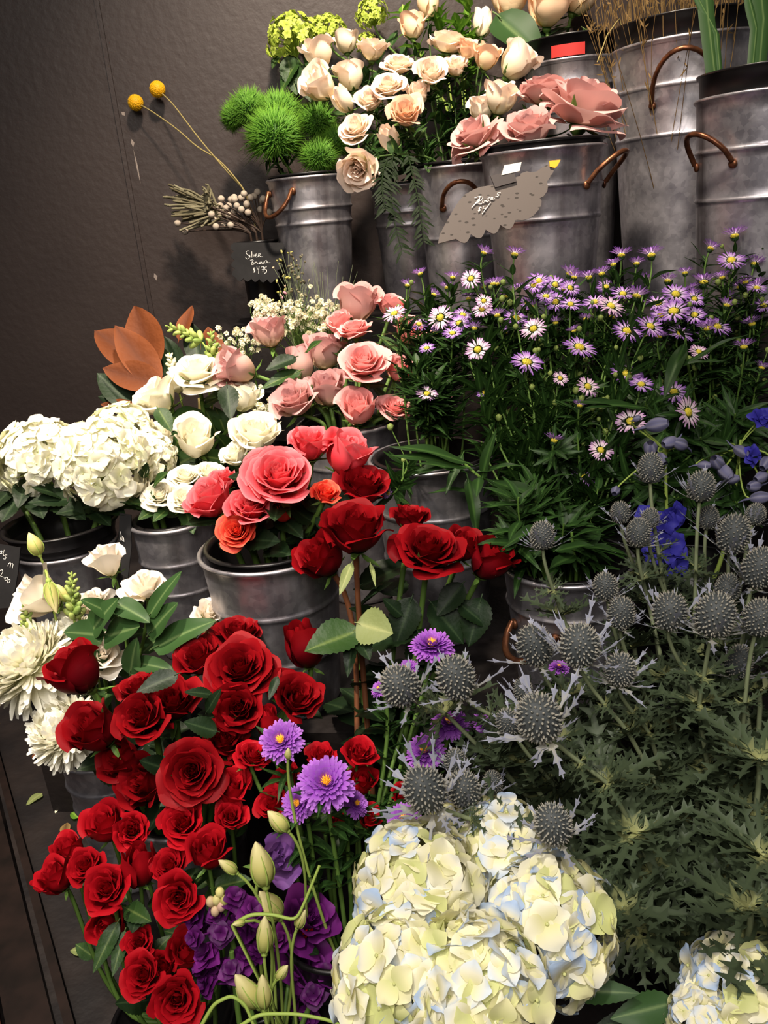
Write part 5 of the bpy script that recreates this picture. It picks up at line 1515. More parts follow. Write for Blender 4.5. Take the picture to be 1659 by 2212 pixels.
# --- lisianthus buds in the front
for args in [
    ('tall yellow-green lisianthus bud before the purple lisianthus bloom', 'H6', 574, 1915, 552, 1818, .86, 'lisianthus_bud', .5),
    ('small green lisianthus bud pointing left on a slanted stem', 'H6', 512, 1886, 472, 1858, .87, 'lisianthus_bud', .48),
    ('cream lisianthus bud behind the tall green one with a stem crossing it', 'H6', 605, 1985, 560, 1925, .90, 'lisianthus_bud', .62),
    ('slender green lisianthus bud in the middle of the buds, pointing up', 'H6', 571, 2060, 572, 1978, .85, 'lisianthus_bud', .4),
    ('small green lisianthus bud with long sepals, near the blue hydrangea', 'H6', 642, 2005, 660, 1965, .86, 'lisianthus_bud', .42),
    ('lowest small green lisianthus bud beside an arching stem', 'H6', 598, 2115, 622, 2085, .82, 'lisianthus_bud', .45),
    ('opening cream lisianthus bud at the bottom, flared left', 'H6', 560, 2175, 508, 2105, .83, 'lisianthus_bud', .52),
    ('green lisianthus bud right of the opening cream one', 'H6', 572, 2180, 566, 2105, .82, 'lisianthus_bud', .42),
    ('beige lisianthus bud below the left purple aster', 'H4', 622, 1795, 578, 1752, .91, 'lisianthus_bud', .55),
    ('tiny green bud on a tall thin stem across the upper purple aster', 'H4', 622, 1640, 623, 1615, .88, 'lisianthus_bud', .45),
    ('small pale bud drooping at the end of an arching stem over the stock', 'H6', 530, 1990, 502, 1998, .85, 'lisianthus_bud', .5)]:
    bud(*args)
me_, zt_ = bloom_mesh('trumpet', 1, 'lisianthus_purple')
flower('lisianthus', 'purple lisianthus bloom with pale throat behind the tall bud', 'lisianthus', None, 'H6', 590, 1855, .93, 52, (.5, .5, .5), [('bloom', me_)], hc=zt_ * .5, stem_mat='stem_lime', r0=.0025, r1=.002)
for i, (x, y, r, ax, lb) in enumerate([(668, 1985, 66, (.3, .5, .5), 'shaded dark purple lisianthus left of the front hydrangea'), (655, 2085, 58, (.2, .3, .7), 'shaded dark purple lisianthus low beside the front hydrangea')]):
    me_, zt_ = bloom_mesh('wavy', i, 'stock_purple')
    flower('lisianthus', lb, 'lisianthus', 'dark purple lisianthus', 'H6', x, y, .97, r, ax, [('bloom', me_)], hc=zt_ * .5, stem_mat='stem_green', r0=.0025, r1=.002, leaves=(3, .05, .5, 'round', 'dark_leaf', .5, .9))
# arching bare stems
for i, (pt, lb) in enumerate([([(430, 2225), (462, 2168), (500, 2150), (530, 2170), (548, 2215)], 'arching bare green stem at the bottom left of the buds'), ([(505, 2225), (560, 2190), (640, 2190), (705, 2202), (740, 2216)], 'long bare green stem lying along the bottom edge'),
                              ([(502, 1998), (540, 1975), (590, 1975), (640, 1990), (662, 1940), (690, 1870)], 'bare forked green stem crossing the buds toward the purple asters')]):
    P = np.array([at(x, y, .80 if i < 2 else .85) for x, y in pt]); tt = np.linspace(0, len(P) - 1, 30); c_ = np.stack([np.interp(tt, np.arange(len(P)), P[:, k]) for k in range(3)], 1)
    for _ in range(4): c_[1:-1] = (c_[:-2] + 2 * c_[1:-1] + c_[2:]) / 4
    hb = BK['H6']; c_ = np.vstack([[hb['c'] + [0, 0, -hb['h'] + .03], hb['c'] + [-.02 + .03 * i, 0, 0]], c_])
    root = thing('bare_stem', lb, 'stem', c_[0], 'bare green stems'); stem_mesh(c_, root, .0021, .0016, 'stem_lime')
# --- purple stock
G = 'purple stock spikes'
for i, (x, y, Z, lb, bl) in enumerate([
    (480, 1960, .90, 'purple stock spike topped with yellow and pink buds', [(428, 1985, 28), (455, 2000, 24), (505, 1945, 26), (540, 1970, 28), (480, 2015, 26), (510, 2000, 24), (425, 2025, 20), (530, 2010, 24), (560, 1990, 20), (470, 1975, 22)]),
    (500, 2080, .90, 'purple stock spike below the one with buds, beside the lowest red rose', [(450, 2070, 30), (455, 2125, 26), (525, 2075, 30), (500, 2100, 24), (470, 2095, 24), (550, 2060, 22), (440, 2100, 18)]),
    (690, 2130, .95, 'purple stock spike in shade next to the front hydrangea', [(680, 2150, 26), (700, 2110, 26), (640, 2160, 24), (610, 2040, 24), (670, 2190, 24)])]):
    tip = at(x, y - 25, Z); pts = bucket_path('H6', tip, vdir(-.1, .95, .2)); root = thing('stock', lb, 'stock flower', pts[0], G)
    stem_mesh(pts, root, .0035, .003, 'stem_green'); g = np.random.default_rng(i)
    for (bx, by, br) in bl:
        mb = MB()
        P = at(bx, by, Z + g.uniform(-.02, .02)) - pts[0]; ax = nrm(P + pts[0] - (tip - UPV * .04) + vdir(0, .3, .6) * .03)
        for lay in range(3):
            floret(mb, P + ax * .004 * lay, ax, br * Z / FPX * (1.2 - .28 * lay), g, 4, g.uniform(.2, .9), .15 + .35 * lay, g.uniform(0, 6), nv=5, nu=5)
        mb.tube(np.array([tip - UPV * .035 - pts[0], P]), .0014, 4)
        part('blossom', mb.build('blossom', 'stock_purple'), root, pts[0])
    if i == 0:
        for (bx, by) in ((468, 1945), (455, 1948), (485, 1945), (475, 1928), (465, 1968), (478, 1958)):
            mb = MB(); mb.ball(at(bx, by, Z - .012) - pts[0], .0052, vdir(0, 1, .3), 1.25, 6, 8, (rng.random(), .5, rng.random()))
            mb.tube(np.array([tip - pts[0] - UPV * .01, at(bx, by, Z - .012) - pts[0]]), .001, 4)
            part('bud', mb.build('bud', 'stock_bud'), root, pts[0], label='yellow or pink bud')
# fallen bits on the platform
def on_floor(x, y):
    d = at(x, y, 1.0) - EYE
    return EYE + d * ((TP + .002 - EYE[2]) / d[2])
flat_mat('withered', '#8f8762', .8, mix=('#5d5638', 60))
for x, y, s, mt, nm, ct, lb in ((92, 1716, .035, 'pale_leaf', 'fallen_leaf', 'fallen leaf', 'pale withered leaf lying on the dark platform left of the grey bucket'), (124, 1748, .010, 'gypsophila_white', 'fallen_petal', 'fallen petal', 'tiny white petal on the platform below the withered leaf'),
                                (172, 1770, .032, 'lime_leaf', 'fallen_leaf', 'fallen leaf', 'pale green leaf on the platform beside the upper left bright red rose'), (70, 1640, .03, 'stem_red', 'fallen_leaf', 'fallen leaf', 'brown dry leaf on the platform below the lower chrysanthemum'),
                                (185, 2060, .028, 'pale_leaf', 'fallen_petal', 'fallen petal', 'dull whitish petal on the platform left of the lowest leaves'), (140, 1800, .03, 'dry_grass', 'fallen_leaf', 'fallen leaf', 'dry brown leaf on the platform left of the bright red roses')):
    mb = MB(); P, T = leaf_grid(s, s * .6, 'round', .1, .25, n=9, m=5, seed=int(x)); R = leaf_R(np.array([math.cos(x), math.sin(x), .05]), np.array([0, 0, 1.0]))
    Q = P @ R.T; Q[..., 2] -= Q[..., 2].min(); mb.grid(Q, T)
    o = bpy.data.objects.new(nm, mb.build(nm, mt)); C.objects.link(o); o.location = Vector(on_floor(x, y) + [0, 0, -.001]); tag(o, lb, ct)

# ================================================================== small asters on the right
G = 'small violet asters'
AST = [  # px, py, r, kind (v violet, p pale, s side view), label
    (852, 677, 25, 'p', 'pale aster daisy at the far left, in front of the pink roses'), (951, 686, 28, 'p', 'nearly white aster daisy with big yellow eye near the left'),
    (1017, 602, 23, 'p', 'pale aster daisy in the top row at left, tilted up'), (978, 600, 20, 's', 'aster seen from the side left of the tilted pale one'),
    (967, 622, 22, 's', ''), (937, 637, 20, 's', ''), (880, 617, 20, 's', ''), (908, 592, 20, 's', 'aster seen from the side at the top left corner of the bunch'),
    (1045, 547, 22, 's', 'aster sticking up alone, left of the pair above the bunch'), (1112, 550, 25, 's', 'aster sticking up with a thick green neck, right of the lone one'), (1072, 615, 25, 's', ''),
    (1042, 667, 22, 'p', 'pale aster daisy right of the nearly white one'), (992, 698, 22, 'v', ''), (1115, 687, 28, 'v', 'violet aster with round yellow eye in the left half, second row'),
    (1152, 710, 27, 'p', 'white-centred aster lower right of the violet second-row one'), (1032, 755, 27, 'p', 'pale aster daisy hanging lower left, face tilted left'),
    (1138, 782, 35, 'v', 'large violet aster low in the left half'), (1252, 750, 36, 'v', 'large violet aster in the middle, with the brightest yellow eye'),
    (1210, 817, 18, 'p', 'small half-open aster under the large middle one'), (1270, 835, 25, 'p', 'half-open pale aster seen from the side in the middle'),
    (1353, 807, 36, 'v', 'deep violet aster overlapping another, right of the middle'), (1385, 830, 27, 'v', 'aster tucked under the deep violet one'),
    (1456, 847, 30, 'v', 'violet aster at the right, above the downturned one'), (1487, 890, 34, 'p', 'pale aster turned to the right beside the delphinium'),
    (1362, 910, 32, 'p', 'pale pink aster beside the grey-blue delphinium bud'), (1197, 952, 26, 's', 'aster low in the dark foliage, seen from the side'),
    (1298, 972, 27, 'p', 'pale aster low above the sea holly'), (1262, 1030, 25, 'v', 'lowest aster, half behind a dark leaf'), (1252, 877, 20, 's', ''),
    (922, 850, 23, 'p', 'pale aster low at the left, above the reddish bucket'), (1047, 847, 18, 'v', ''), (922, 752, 18, 'v', ''),
    (1355, 715, 34, 'v', 'broad violet aster right of the middle, touching another'), (1405, 705, 31, 'v', 'violet aster touching the broad one on its right'), (1455, 672, 36, 'v', 'large violet aster high on the right'),
    (1320, 661, 31, 'p', 'pale aster facing forward in the upper middle'), (1375, 640, 31, 's', 'white and lilac aster tilted up, upper right of the middle'), (1285, 652, 26, 'v', ''), (1230, 592, 26, 's', ''),
    (1165, 607, 26, 'v', ''), (1200, 615, 24, 'v', ''), (1232, 622, 22, 'v', ''), (1272, 600, 26, 's', ''), (1300, 592, 24, 's', ''), (1342, 552, 27, 's', 'aster sticking up above the bunch right of the middle'),
    (1407, 552, 30, 's', 'aster with pale underside sticking up at the right'), (1375, 570, 22, 's', ''), (1325, 572, 22, 's', ''), (1442, 607, 24, 's', ''), (1460, 635, 30, 'v', ''), (1495, 627, 22, 's', ''), (1520, 610, 30, 's', ''),
    (1535, 537, 24, 's', 'aster seen from the side left of the top right pair'), (1580, 562, 30, 'v', 'violet aster lower of the top right pair'), (1587, 510, 30, 's', 'topmost aster at the right edge'), (1630, 570, 26, 's', ''), (1635, 622, 30, 's', ''),
    (1530, 710, 32, 's', ''), (1550, 705, 30, 'v', ''), (1607, 750, 27, 's', 'aster seen from the side at the right edge, alone in the dark'), (1510, 760, 22, 'p', ''), (1625, 700, 26, 's', ''), (1645, 795, 22, 's', ''), (1470, 720, 28, 'v', ''),
    (1240, 715, 18, 's', ''), (1092, 720, 16, 's', ''), (1140, 655, 22, 'v', ''), (1120, 625, 20, 's', ''), (1045, 650, 18, 'p', ''), (1012, 645, 20, 's', ''), (1000, 680, 22, 'v', ''), (1025, 710, 22, 's', ''), (1045, 620, 18, 's', ''),
    (1420, 655, 28, 'v', ''), (840, 1066, 16, 's', 'lone aster bud-like head at the end of a low sprig over the red roses'), (1232, 655, 22, 's', ''), (1200, 652, 24, 'v', ''), (1095, 640, 22, 's', ''), (1180, 640, 22, 'v', ''), (1345, 690, 22, 's', ''), (1265, 690, 20, 's', ''),
    (1500, 680, 24, 'v', ''), (1570, 660, 24, 's', ''), (1650, 530, 26, 's', ''), (1650, 660, 24, 'v', ''), (1610, 610, 22, 's', ''), (1560, 600, 22, 's', ''), (1480, 590, 20, 's', ''), (940, 720, 18, 's', ''), (905, 700, 20, 'v', ''), (1310, 620, 22, 'v', ''), (1395, 605, 22, 's', '')]
for _k in range(24):
    AST.append((rng.uniform(890, 1645), 590 + 150 * rng.random()**1.5, rng.uniform(19, 26), 'svs'[_k % 3], ''))
SHARE = {'s': 'small lilac aster seen from the side in the crowded top of the bunch', 'v': 'small violet aster in the crowd behind the larger blooms', 'p': 'small pale aster with yellow eye in the crowd of blooms'}
tb = MB(); tb.ball((0, 0, 0), 1, (0, 0, 1), 1.2, 8, 10, (.45, .5, .5)); tb.spikes(fib(24, -.6, .8, .2, 2) * .9, fib(24, -.6, .8, .2, 2) * 1.0 + [0, 0, .35], .22, .2, .8)
TWIG_BUD = tb.build('bud', 'aster_bud')
for i, (x, y, r, kd, lb) in enumerate(AST):
    row = np.clip((y - 540) / 420, 0, 1); Z = 1.46 - .22 * row + rng.uniform(-.04, .04) - (.03 if lb else 0)
    mt = 'aster_pale_rays' if kd == 'p' else 'aster_violet_rays'
    g = rng.uniform(-.3, .3, 2)
    ax = {'s': (g[0] * 1.4, .95, .12 + .3 * abs(g[1])), 'v': (g[0], .65 + g[1], .8), 'p': (g[0] * 1.5, .5 + g[1], .85)}[kd]
    if x == 1487: ax = (.55, .15, .8)
    if x == 1032: ax = (-.3, .3, .9)
    if x == 1362: ax = (-.2, .45, .85)
    h_, ds, br_ = daisy_mesh(i % 3, mt, 24 + i % 3, kd == 's')
    key = 'B9' if x < 1010 else ('H12' if (x < 1330 and i % 3) else ('B10' if x < 1420 else 'H11'))
    if x == 840: Z, ax = 1.18, (-.6, .2, .6)
    q = flower('small_aster', lb or SHARE[kd], 'aster', G, key, x, y, Z, r * 1.05, ax, [('ray_petals', h_), ('disc', ds), ('bracts', br_)], hc=.05, calyx=False, stem_to=-.3, r0=.0022, r1=.0015, pull=.35,
               foliage=(44, .042, .0090, 'aster_leaf', .25 if key != 'B9' else .5, .985))
    # side twigs with green buds
    if i % 2 == 0:
        mb = MB(); o_ = q[1][0]
        for k in range(3):
            j = int(rng.integers(10, 17)); p = q[1][j]; e_ = p + frame(nrm(q[1][j + 1] - p), rng.uniform(0, 6))[:, 0] * rng.uniform(.02, .04) + UPV * rng.uniform(.02, .05)
            mb.tube(hermite(p, UPV * .02, e_, (e_ - p), 6) - o_, .0009, 4); part('bud', TWIG_BUD, q[0], e_, frame(UPV, k), rng.uniform(.003, .005))
        part('twig', mb.build('twig', 'stem_green'), q[0], o_)
# leafy aster stems without blooms fill the dark middle of the bunch
G = 'leafy aster stems without flowers'
for i in range(64):
    x = rng.uniform(900, 1640); y = rng.uniform(700, 1100) if x > 1040 else rng.uniform(700, 900); Z = 1.42 - .2 * (y - 620) / 400 + rng.uniform(-.02, .06)
    hd = at(x, y, Z); key = 'B9' if x < 1010 else ('B10' if x < 1330 else 'H11'); pts = bucket_path(key, hd, vdir(rng.uniform(-.4, .4), .9, .3), pull=.3)
    root = thing('aster_stem', 'leafy green aster stem without a bloom inside the aster bunch', 'aster stem', pts[0], G); stem_mesh(pts, root, .0022, .0014, 'stem_green')
    foliage_part(root, pts, 40, .055, .011, 'aster_leaf', .22 if key != 'B9' else .5, 1.0)
for i in range(9):
    hd = at(rng.uniform(1110, 1360), rng.uniform(1060, 1180), rng.uniform(1.1, 1.16)); pts = bucket_path('B10', hd, vdir(rng.uniform(-.5, .5), .8, .4), pull=.3)
    root = thing('aster_stem', 'leafy green aster stem without a bloom inside the aster bunch', 'aster stem', pts[0], G); stem_mesh(pts, root, .0022, .0014, 'stem_green')
    foliage_part(root, pts, 30, .055, .014, 'aster_leaf', .3, 1.0)
# named long leaves that hang out of the bunch
for i, (lb, key, Z, lv) in enumerate([
    ('aster stem with long blade leaves arching right over the bucket behind the sea holly', 'B9', 1.18, [((1050, 1035), (1240, 1085), .22), ((1040, 1040), (1060, 925), .25), ((1030, 1020), (1125, 990), .2), ((1035, 1030), (1028, 1065), .35), ((1010, 1010), (850, 960), .22), ((1010, 1000), (850, 940), .2)]),
    ('aster stem with narrow leaves spreading low over the reddish bucket', 'B9', 1.26, [((1000, 1000), (880, 1010), .16), ((1005, 1020), (905, 985), .18), ((1010, 1030), (1040, 1160), .2), ((1000, 980), (960, 1060), .22), ((1020, 1060), (930, 1050), .15)]),
    ('aster stem with pale narrow leaves over the bucket behind the sea holly', 'B10', 1.1, [((1235, 1160), (1300, 1130), .22), ((1240, 1200), (1190, 1215), .4), ((1250, 1180), (1330, 1180), .2), ((1180, 1130), (1080, 1170), .2), ((1200, 1190), (1275, 1165), .35)]),
    ('aster stem with wide leaves crossing the dark right part of the bunch', 'H11', 1.25, [((1480, 740), (1430, 850), .18), ((1480, 730), (1450, 690), .25), ((1460, 800), (1610, 700), .1), ((1480, 900), (1560, 920), .2), ((1390, 880), (1270, 860), .2), ((1440, 800), (1570, 760), .1), ((1350, 880), (1250, 850), .16)])]):
    hd = at(lv[0][0][0], lv[0][0][1] - 10, Z); pts = bucket_path(key, hd, vdir(-.1, .9, .2)); root = thing('aster_stem', lb, 'aster stem', pts[0], 'aster stems with long leaves'); stem_mesh(pts, root, .0028, .002, 'stem_green')
    for a, c_, ra in lv:
        leaf_between(root, at(*a, Z), at(*c_, Z - .04), ra, 'lance', 'aster_leaf', vdir(rng.uniform(-.3, .3), .7, .6), seed=int(rng.integers(3)))

# ================================================================== delphinium
G = 'blue delphinium stems'
def bell(mb, P, ax, s, g):
    a = np.arange(12) * 2 * PI / 12; v = np.linspace(0, 1, 9)
    r = s * .55 * np.sin(PI * (.08 + .80 * v))**.7 * (1 - .1 * v); R = frame(ax, g.uniform(0, 6))
    rr = r[:, None] * (1 + .10 * np.cos(5 * a)); Q = np.stack([rr * np.cos(a), rr * np.sin(a), v[:, None] * s * 1.5 + 0 * a], -1)
    T = np.zeros((9, 12, 3)); T[..., 0] = np.abs(np.cos(2.5 * a)); T[..., 1:] = g.random()
    mb.grid(Q @ R.T + P, T, closed=True); mb.tube(np.array([P, P - R[:, 2] * s * .5 + R[:, 0] * s * .1, P - R[:, 2] * s * .95 + R[:, 0] * s * .35]), [s * .14, s * .09, s * .04], 5, (.4, .5, .5))
for i, (lb, x, y, Z, fl, bd) in enumerate([
    ('delphinium stem with closed lilac-grey buds left of the topmost sea holly', 1440, 1010, 1.16, [], [(1418, 918, 24, 0), (1448, 955, 20, 1), (1470, 960, 20, 1), (1405, 970, 22, 1), (1330, 1060, 15, 1), (1430, 990, 16, 1), (1375, 905, 10, 0)]),
    ('delphinium stem with deep blue open flowers behind the sea holly stems', 1440, 1200, 1.10, [(1435, 1130, 30), (1455, 1110, 26), (1395, 1112, 20), (1445, 1180, 36), (1415, 1195, 26), (1460, 1220, 28), (1425, 1165, 24)], []),
    ('delphinium stem with blue and lilac buds at the right edge', 1600, 1010, 1.16, [(1640, 908, 26), (1620, 985, 22), (1655, 900, 20)], [(1550, 1000, 22, 1), (1565, 1018, 22, 1), (1580, 1035, 16, 1), (1640, 1075, 20, 1), (1600, 975, 18, 1), (1655, 1000, 20, 1), (1630, 1050, 18, 1), (1645, 1030, 18, 0), (1520, 1005, 14, 1)])]):
    tip = at(x, y - 60, Z + .02); pts = bucket_path('H10', tip, vdir(0, .95, .2)); root = thing('delphinium', lb, 'delphinium', pts[0], G)
    mb = MB(); mb.tube(pts - pts[0], np.linspace(.004, .002, len(pts)), 6); fm, bm = MB(), MB(); g = np.random.default_rng(i + 5)
    for (bx, by, br) in fl:
        P = at(bx, by, Z) - pts[0]; ax = vdir(g.uniform(-.5, .5), g.uniform(-.2, .5), .8)
        fm = MB()
        for lay in range(2): floret(fm, P + ax * .003 * lay, ax, br * Z / FPX * (1.15 - .3 * lay), g, 5, g.uniform(.2, .8), .3 + .3 * lay, g.uniform(0, 6))
        mb.tube(hermite(pts[-2], UPV * .03, P + pts[0], ax * .03, 6) - pts[0], .0012, 4)
        part('blossom', fm.build('blossom', 'delphinium_blue'), root, pts[0], label='deep blue open flower')
    for (bx, by, br, q) in bd:
        P = at(bx, by, Z) - pts[0]; ax = nrm(vdir(g.uniform(-1, 1), g.uniform(-.7, .3), .4)); bm = MB(); bell(bm, P - ax * br * Z / FPX * .9, ax, br * Z / FPX * 1.3, g); part('bud', bm.build('bud', 'delphinium_lilac'), root, pts[0], label='lilac-grey closed bud')
        mb.tube(hermite(pts[-3], UPV * .05, P + pts[0] - ax * br * Z / FPX * .9, ax * .05, 8) - pts[0], .0014, 5)
    part('stem', mb.build('stem', 'stem_lime'), root, pts[0])
    foliage_part(root, pts, 14, .06, .012, 'aster_leaf', .5, .95)

# ================================================================== sea holly
G = 'sea holly thistles'
ERY = [  # px, py, Z, r, axis, node (leaf whorl pixel) or None, label
    (1405, 1012, .98, 30, (-.05, .98, .2), (1440, 1300), 'sea holly head standing tallest, beside the grey-blue delphinium buds'),
    (1515, 1052, .96, 34, (.05, .98, .2), (1500, 1330), 'sea holly head second tallest, with dark upright bracts'),
    (1172, 1158, .98, 31, (-.05, .98, .15), (1215, 1330), 'sea holly head alone over the bucket mouth, with pale spread bracts'),
    (1380, 1152, .96, 30, (.0, .95, .25), (1400, 1300), 'sea holly head before the deep blue delphinium'),
    (1340, 1108, 1.0, 24, (-.1, .95, .2), None, 'small sea holly head behind the one by the blue delphinium'),
    (1585, 1155, .92, 40, (.1, .95, .3), (1590, 1400), 'tan-tipped sea holly head at the upper right'),
    (1530, 1120, .99, 26, (.1, .95, .2), None, 'small dim sea holly head behind the tan-tipped one'),
    (1632, 1112, .97, 24, (.2, .9, .2), None, 'small dim sea holly head right of the tan-tipped one'),
    (1640, 1228, .88, 42, (.15, .9, .4), None, 'sea holly head cut by the right edge below the tan-tipped one'),
    (1308, 1268, .95, 31, (-.2, .9, .3), (1360, 1480), 'violet-grey sea holly head above a darker one'),
    (1342, 1325, .91, 34, (-.05, .9, .4), (1400, 1520), 'dark sea holly head just below the violet-grey one'),
    (1447, 1322, .86, 43, (-.02, .95, .35), (1510, 1500), 'round sea holly head on a straight stem, left of the wide tan pair'),
    (1545, 1330, .83, 50, (.05, .95, .35), (1510, 1520), 'wide tan-tipped sea holly head right of the round one'),
    (1572, 1272, .92, 30, (.1, .95, .2), None, 'sea holly head peeking over the wide tan-tipped one'),
    (1642, 1335, .82, 42, (.15, .95, .3), (1600, 1620), 'violet sea holly head at the right edge on a dark stem'),
    (1155, 1395, .91, 44, (-.25, .85, .45), (1240, 1560), 'sea holly head with long pale bracts pointing left, left of its twin'),
    (1252, 1395, .84, 50, (-.1, .8, .55), (1355, 1580), 'big sea holly head right of its twin, with brownish knobs'),
    (1340, 1447, .86, 38, (.0, .8, .5), (1400, 1580), 'bluish sea holly head below and right of the big brownish one'),
    (1595, 1430, .90, 34, (.1, .9, .3), (1600, 1560), 'dim sea holly head in shade under the wide tan-tipped one'),
    (865, 1482, .90, 49, (-.45, .65, .6), (960, 1540), 'sea holly head farthest left at the top of the lower group'),
    (985, 1465, .88, 48, (-.3, .8, .5), (1110, 1570), 'yellowish sea holly head right of the farthest left one'),
    (1165, 1552, .78, 58, (-.4, .7, .6), (1310, 1690), 'largest sea holly head with a loose skirt of blue-grey bracts'),
    (1098, 1560, .88, 30, (-.4, .8, .3), None, 'small violet sea holly head behind the largest one'),
    (918, 1706, .80, 54, (-.35, .7, .6), (1080, 1790), 'sea holly head lowest on the left, above the front hydrangea'),
    (1002, 1706, .86, 42, (-.2, .85, .4), None, 'greener sea holly head just right of the lowest left one'),
    (1195, 1782, .76, 47, (-.35, .8, .5), (1345, 1975), 'sea holly head hanging over the front hydrangea'),
    (1460, 1517, .94, 22, (.0, .9, .3), None, 'tiny sea holly head deep in the foliage'),
    (985, 1645, .92, 28, (-.2, .8, .3), None, 'brownish sea holly head in shade above the lowest left pair'),
    (1130, 1490, .93, 24, (-.2, .8, .3), None, 'small sea holly head in shade above the largest one'),
    (1405, 1120, .98, 22, (.1, .9, .2), None, 'small sea holly head hidden behind the second tallest stem'),
    (1065, 1690, .90, 24, (-.2, .8, .3), None, 'small bluish sea holly head below the largest one')]


def whorl(mb, P, up, L, g, n=7, W=.15):
    """Spiny leaves spreading from one stem node."""
    for k in range(n):
        t = 2 * PI * k / n + g.uniform(-.3, .3); R = frame(up, t)
        d = nrm(R[:, 0] + R[:, 2] * g.uniform(-.15, .8)); ll = L * g.uniform(.65, 1.15)
        spiny(mb, P, d, nrm(R[:, 2] + g.normal(0, .2, 3)), ll, ll * W * .50, g, g.uniform(-.25, .2), 4, 0, (.0, .9))
        for sgn in (-1, 1):
            d2 = nrm(d + sgn * np.cross(R[:, 2], d) * .75)
            spiny(mb, P + d * ll * .12, d2, nrm(R[:, 2] + g.normal(0, .2, 3)), ll * g.uniform(.5, .75), ll * W * .38, g, g.uniform(-.2, .2), 3, 0, (.2, 1))


for i, (x, y, Z, r, ax, nd, lb) in enumerate(ERY):
    h_, br_ = eryngium_mesh(i % 5, 1.25 + .12 * (i % 3 == 0), 15 + i % 3, 2.0 + .3 * (i % 2), .25 + .25 * (y < 1350))
    def path(foot, axw, nd=nd, Z=Z, x=x, y=y):
        b = BK['H8']
        n_ = nd if nd else (x + (1520 - x) * .35, y + 190)
        node_ = at(*n_, Z + .05)
        base = b['c'] + [(n_[0] - 1400) / 9000, 0.0, -b['h'] + .03] + np.append(rng.normal(0, .012, 2), 0)
        lim = b['c'] + [(n_[0] - 1500) / 5500, -.01, .01] + np.append(rng.normal(0, .02, 2), 0)
        lim[:2] = b['c'][:2] + np.clip(lim[:2] - b['c'][:2], -.075, .075)
        a1 = hermite(lim, nrm(lim - base) * .1, node_, (foot - node_) * .5, 10)
        a2 = hermite(node_, (foot - node_) * .7, foot, axw * np.linalg.norm(foot - node_) * .7, 8)
        return np.vstack([base, a1, a2[1:]])
    q = flower('sea_holly', lb, 'sea holly', G, 'H8', x, y, Z, r, ax, [('flower_head', h_), ('bracts', br_)], hc=0, calyx=False, stem_to=-.95, stem_mat='stem_grey', r0=.0032, r1=.0021, path=path)
    mb = MB(); g = np.random.default_rng(i + 900); P_ = q[1]
    for j, ll in ((10, .062), (7, .075), (4, .08), (13, .035)):
        up = nrm(P_[j + 1] - P_[j - 1]); whorl(mb, P_[j] - P_[0], up, ll * g.uniform(.85, 1.15) * (1 if Z > .8 else .9), g, 6 if ll > .04 else 4)
    part('leaves', mb.build('leaves', 'eryngium_leaf'), q[0], P_[0])
# leafy sea holly shoots without heads
for i, (x, y, Z) in enumerate([(1310, 1690, .86), (1200, 1600, .92), (1420, 1680, .92), (1520, 1560, .92), (1640, 1640, .80), (1380, 1800, .84), (1590, 1800, .82), (1345, 1960, .80), (1620, 1960, .74), (1250, 1880, .86), (1500, 1700, .90), (1590, 1700, .88), (1440, 1460, .96), (1640, 1500, .90), (1130, 1650, .92), (1230, 1500, .97), (1290, 1780, .92), (1370, 1400, 1.0), (1530, 1430, .98), (1650, 1850, .76), (1060, 1620, .95), (1480, 1620, .97), (1560, 1640, .97)]):
    b = BK['H8']; tip = at(x, y, Z); base = b['c'] + np.append(rng.normal(0, .02, 2), -b['h'] + .03); lim = b['c'] + np.append(np.clip((tip - b['c'])[:2] * .4, -.07, .07), .01)
    pts = np.vstack([base, hermite(lim, nrm(lim - base) * .12, tip, vdir(-.2, .9, .1) * .1, 12)])
    root = thing('sea_holly_shoot', ('spiny headless sea holly shoot with a pale yellow node under the largest head' if i == 0 else 'spiny headless sea holly shoot in the dark foliage at the lower right'), 'sea holly', pts[0], 'sea holly shoots without heads')
    stem_mesh(pts, root, .0036, .0028, 'stem_grey'); mb = MB(); g = np.random.default_rng(i + 300)
    for j, ll in ((12, .07), (9, .08), (6, .08))[:3 if y < 1800 else 2]:
        whorl(mb, pts[j] - pts[0], nrm(pts[j] - pts[j - 1]), ll * g.uniform(.85, 1.2), g, 7)
    part('leaves', mb.build('leaves', 'eryngium_leaf'), root, pts[0])

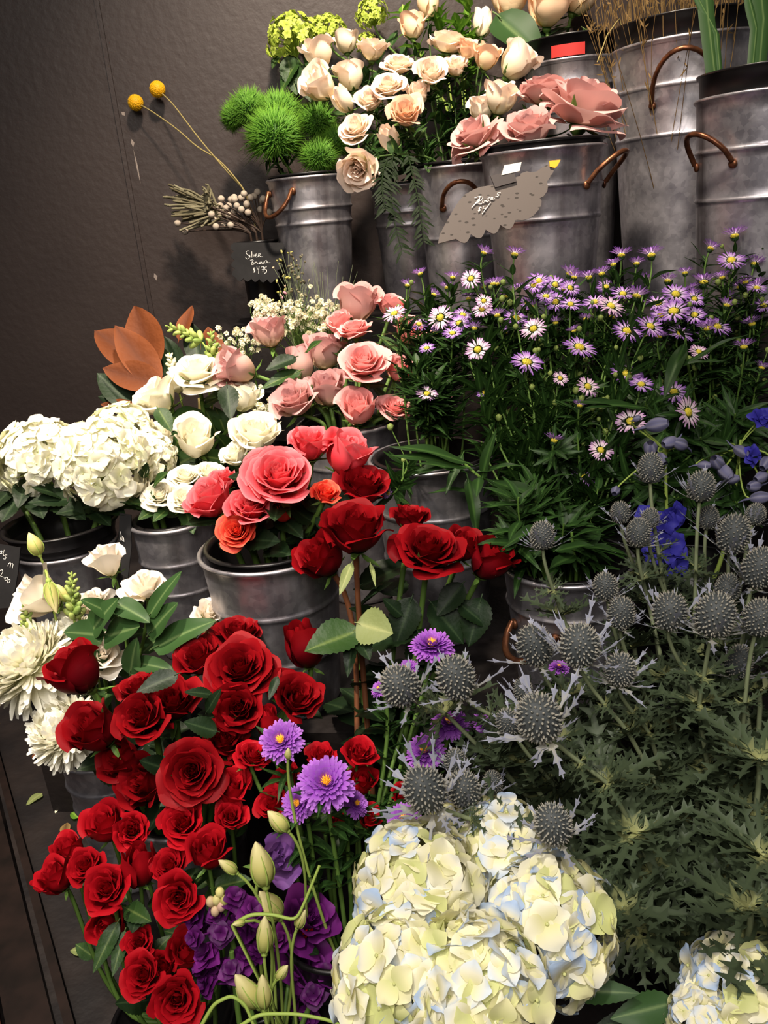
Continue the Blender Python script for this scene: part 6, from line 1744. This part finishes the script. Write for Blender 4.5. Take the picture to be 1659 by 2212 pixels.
# ================================================================== front hydrangeas
G = 'pale blue and cream hydrangea heads in front'
for i, (x, y, Z, r, ax, sd_, n, key, lb) in enumerate([
    (905, 1925, .80, 140, (-.2, .75, .6), 0, 110, 'H7', 'cream hydrangea head at the upper left of the front mass'),
    (1075, 1850, .86, 118, (.05, .85, .4), 1, 95, 'H7', 'bluish hydrangea head at the back of the front mass, under the hanging sea holly'),
    (1175, 2010, .78, 150, (.3, .7, .6), 2, 115, 'H7', 'cream hydrangea head at the right of the front mass with a drooping floret'),
    (870, 2110, .74, 150, (-.2, .6, .75), 3, 115, 'H7', 'blue-tinged hydrangea head at the lower left of the front mass'),
    (1035, 2140, .71, 150, (.1, .6, .8), 4, 115, 'H7', 'hydrangea head nearest the viewer in the middle of the bottom edge'),
    (985, 1800, .90, 70, (-.1, .9, .3), 0, 70, 'H7', 'small pale blue hydrangea head peeping out under the lowest left sea holly'),
    (1590, 2150, .76, 120, (-.1, .8, .5), 2, 95, 'H9', 'pale hydrangea head alone in the lower right corner'),
    (1525, 2215, .74, 80, (-.3, .7, .6), 1, 80, 'H9', 'pale hydrangea head at the bottom edge left of the corner one'),
    (1665, 2110, .78, 70, (.3, .8, .4), 3, 80, 'H9', 'pale blue hydrangea head cut by the right edge at the bottom')]):
    q = flower('hydrangea', lb, 'hydrangea', G, key, x, y, Z, r, ax, [('flower_head', hydrangea_mesh(10 + sd_, 'hydrangea_mixed', n, .30, -.5, True, .10))], hc=.0, calyx=False, stem_to=-.35, stem_mat='stem_tan', r0=.005, r1=.005, spin=i * 1.7)
    if i == 2:
        leaf_between(q[0], at(1230, 2140, .76), at(1385, 2142, .74), .35, 'rose', 'lisianthus_leaf'); leaf_between(q[0], at(1260, 2100, .80), at(1330, 2090, .79), .4, 'rose', 'dark_leaf')
    if i == 7:
        leaf_between(q[0], at(1460, 2165, .76), at(1320, 2200, .75), .45, 'rose', 'lisianthus_leaf'); leaf_between(q[0], at(1450, 2190, .78), at(1290, 2215, .76), .35, 'rose', 'dark_leaf')
for o in list(bpy.data.objects):
    if o.type == 'MESH' and o.parent is None and 'kind' not in o and 'label' not in o:
        o['kind'] = 'structure'
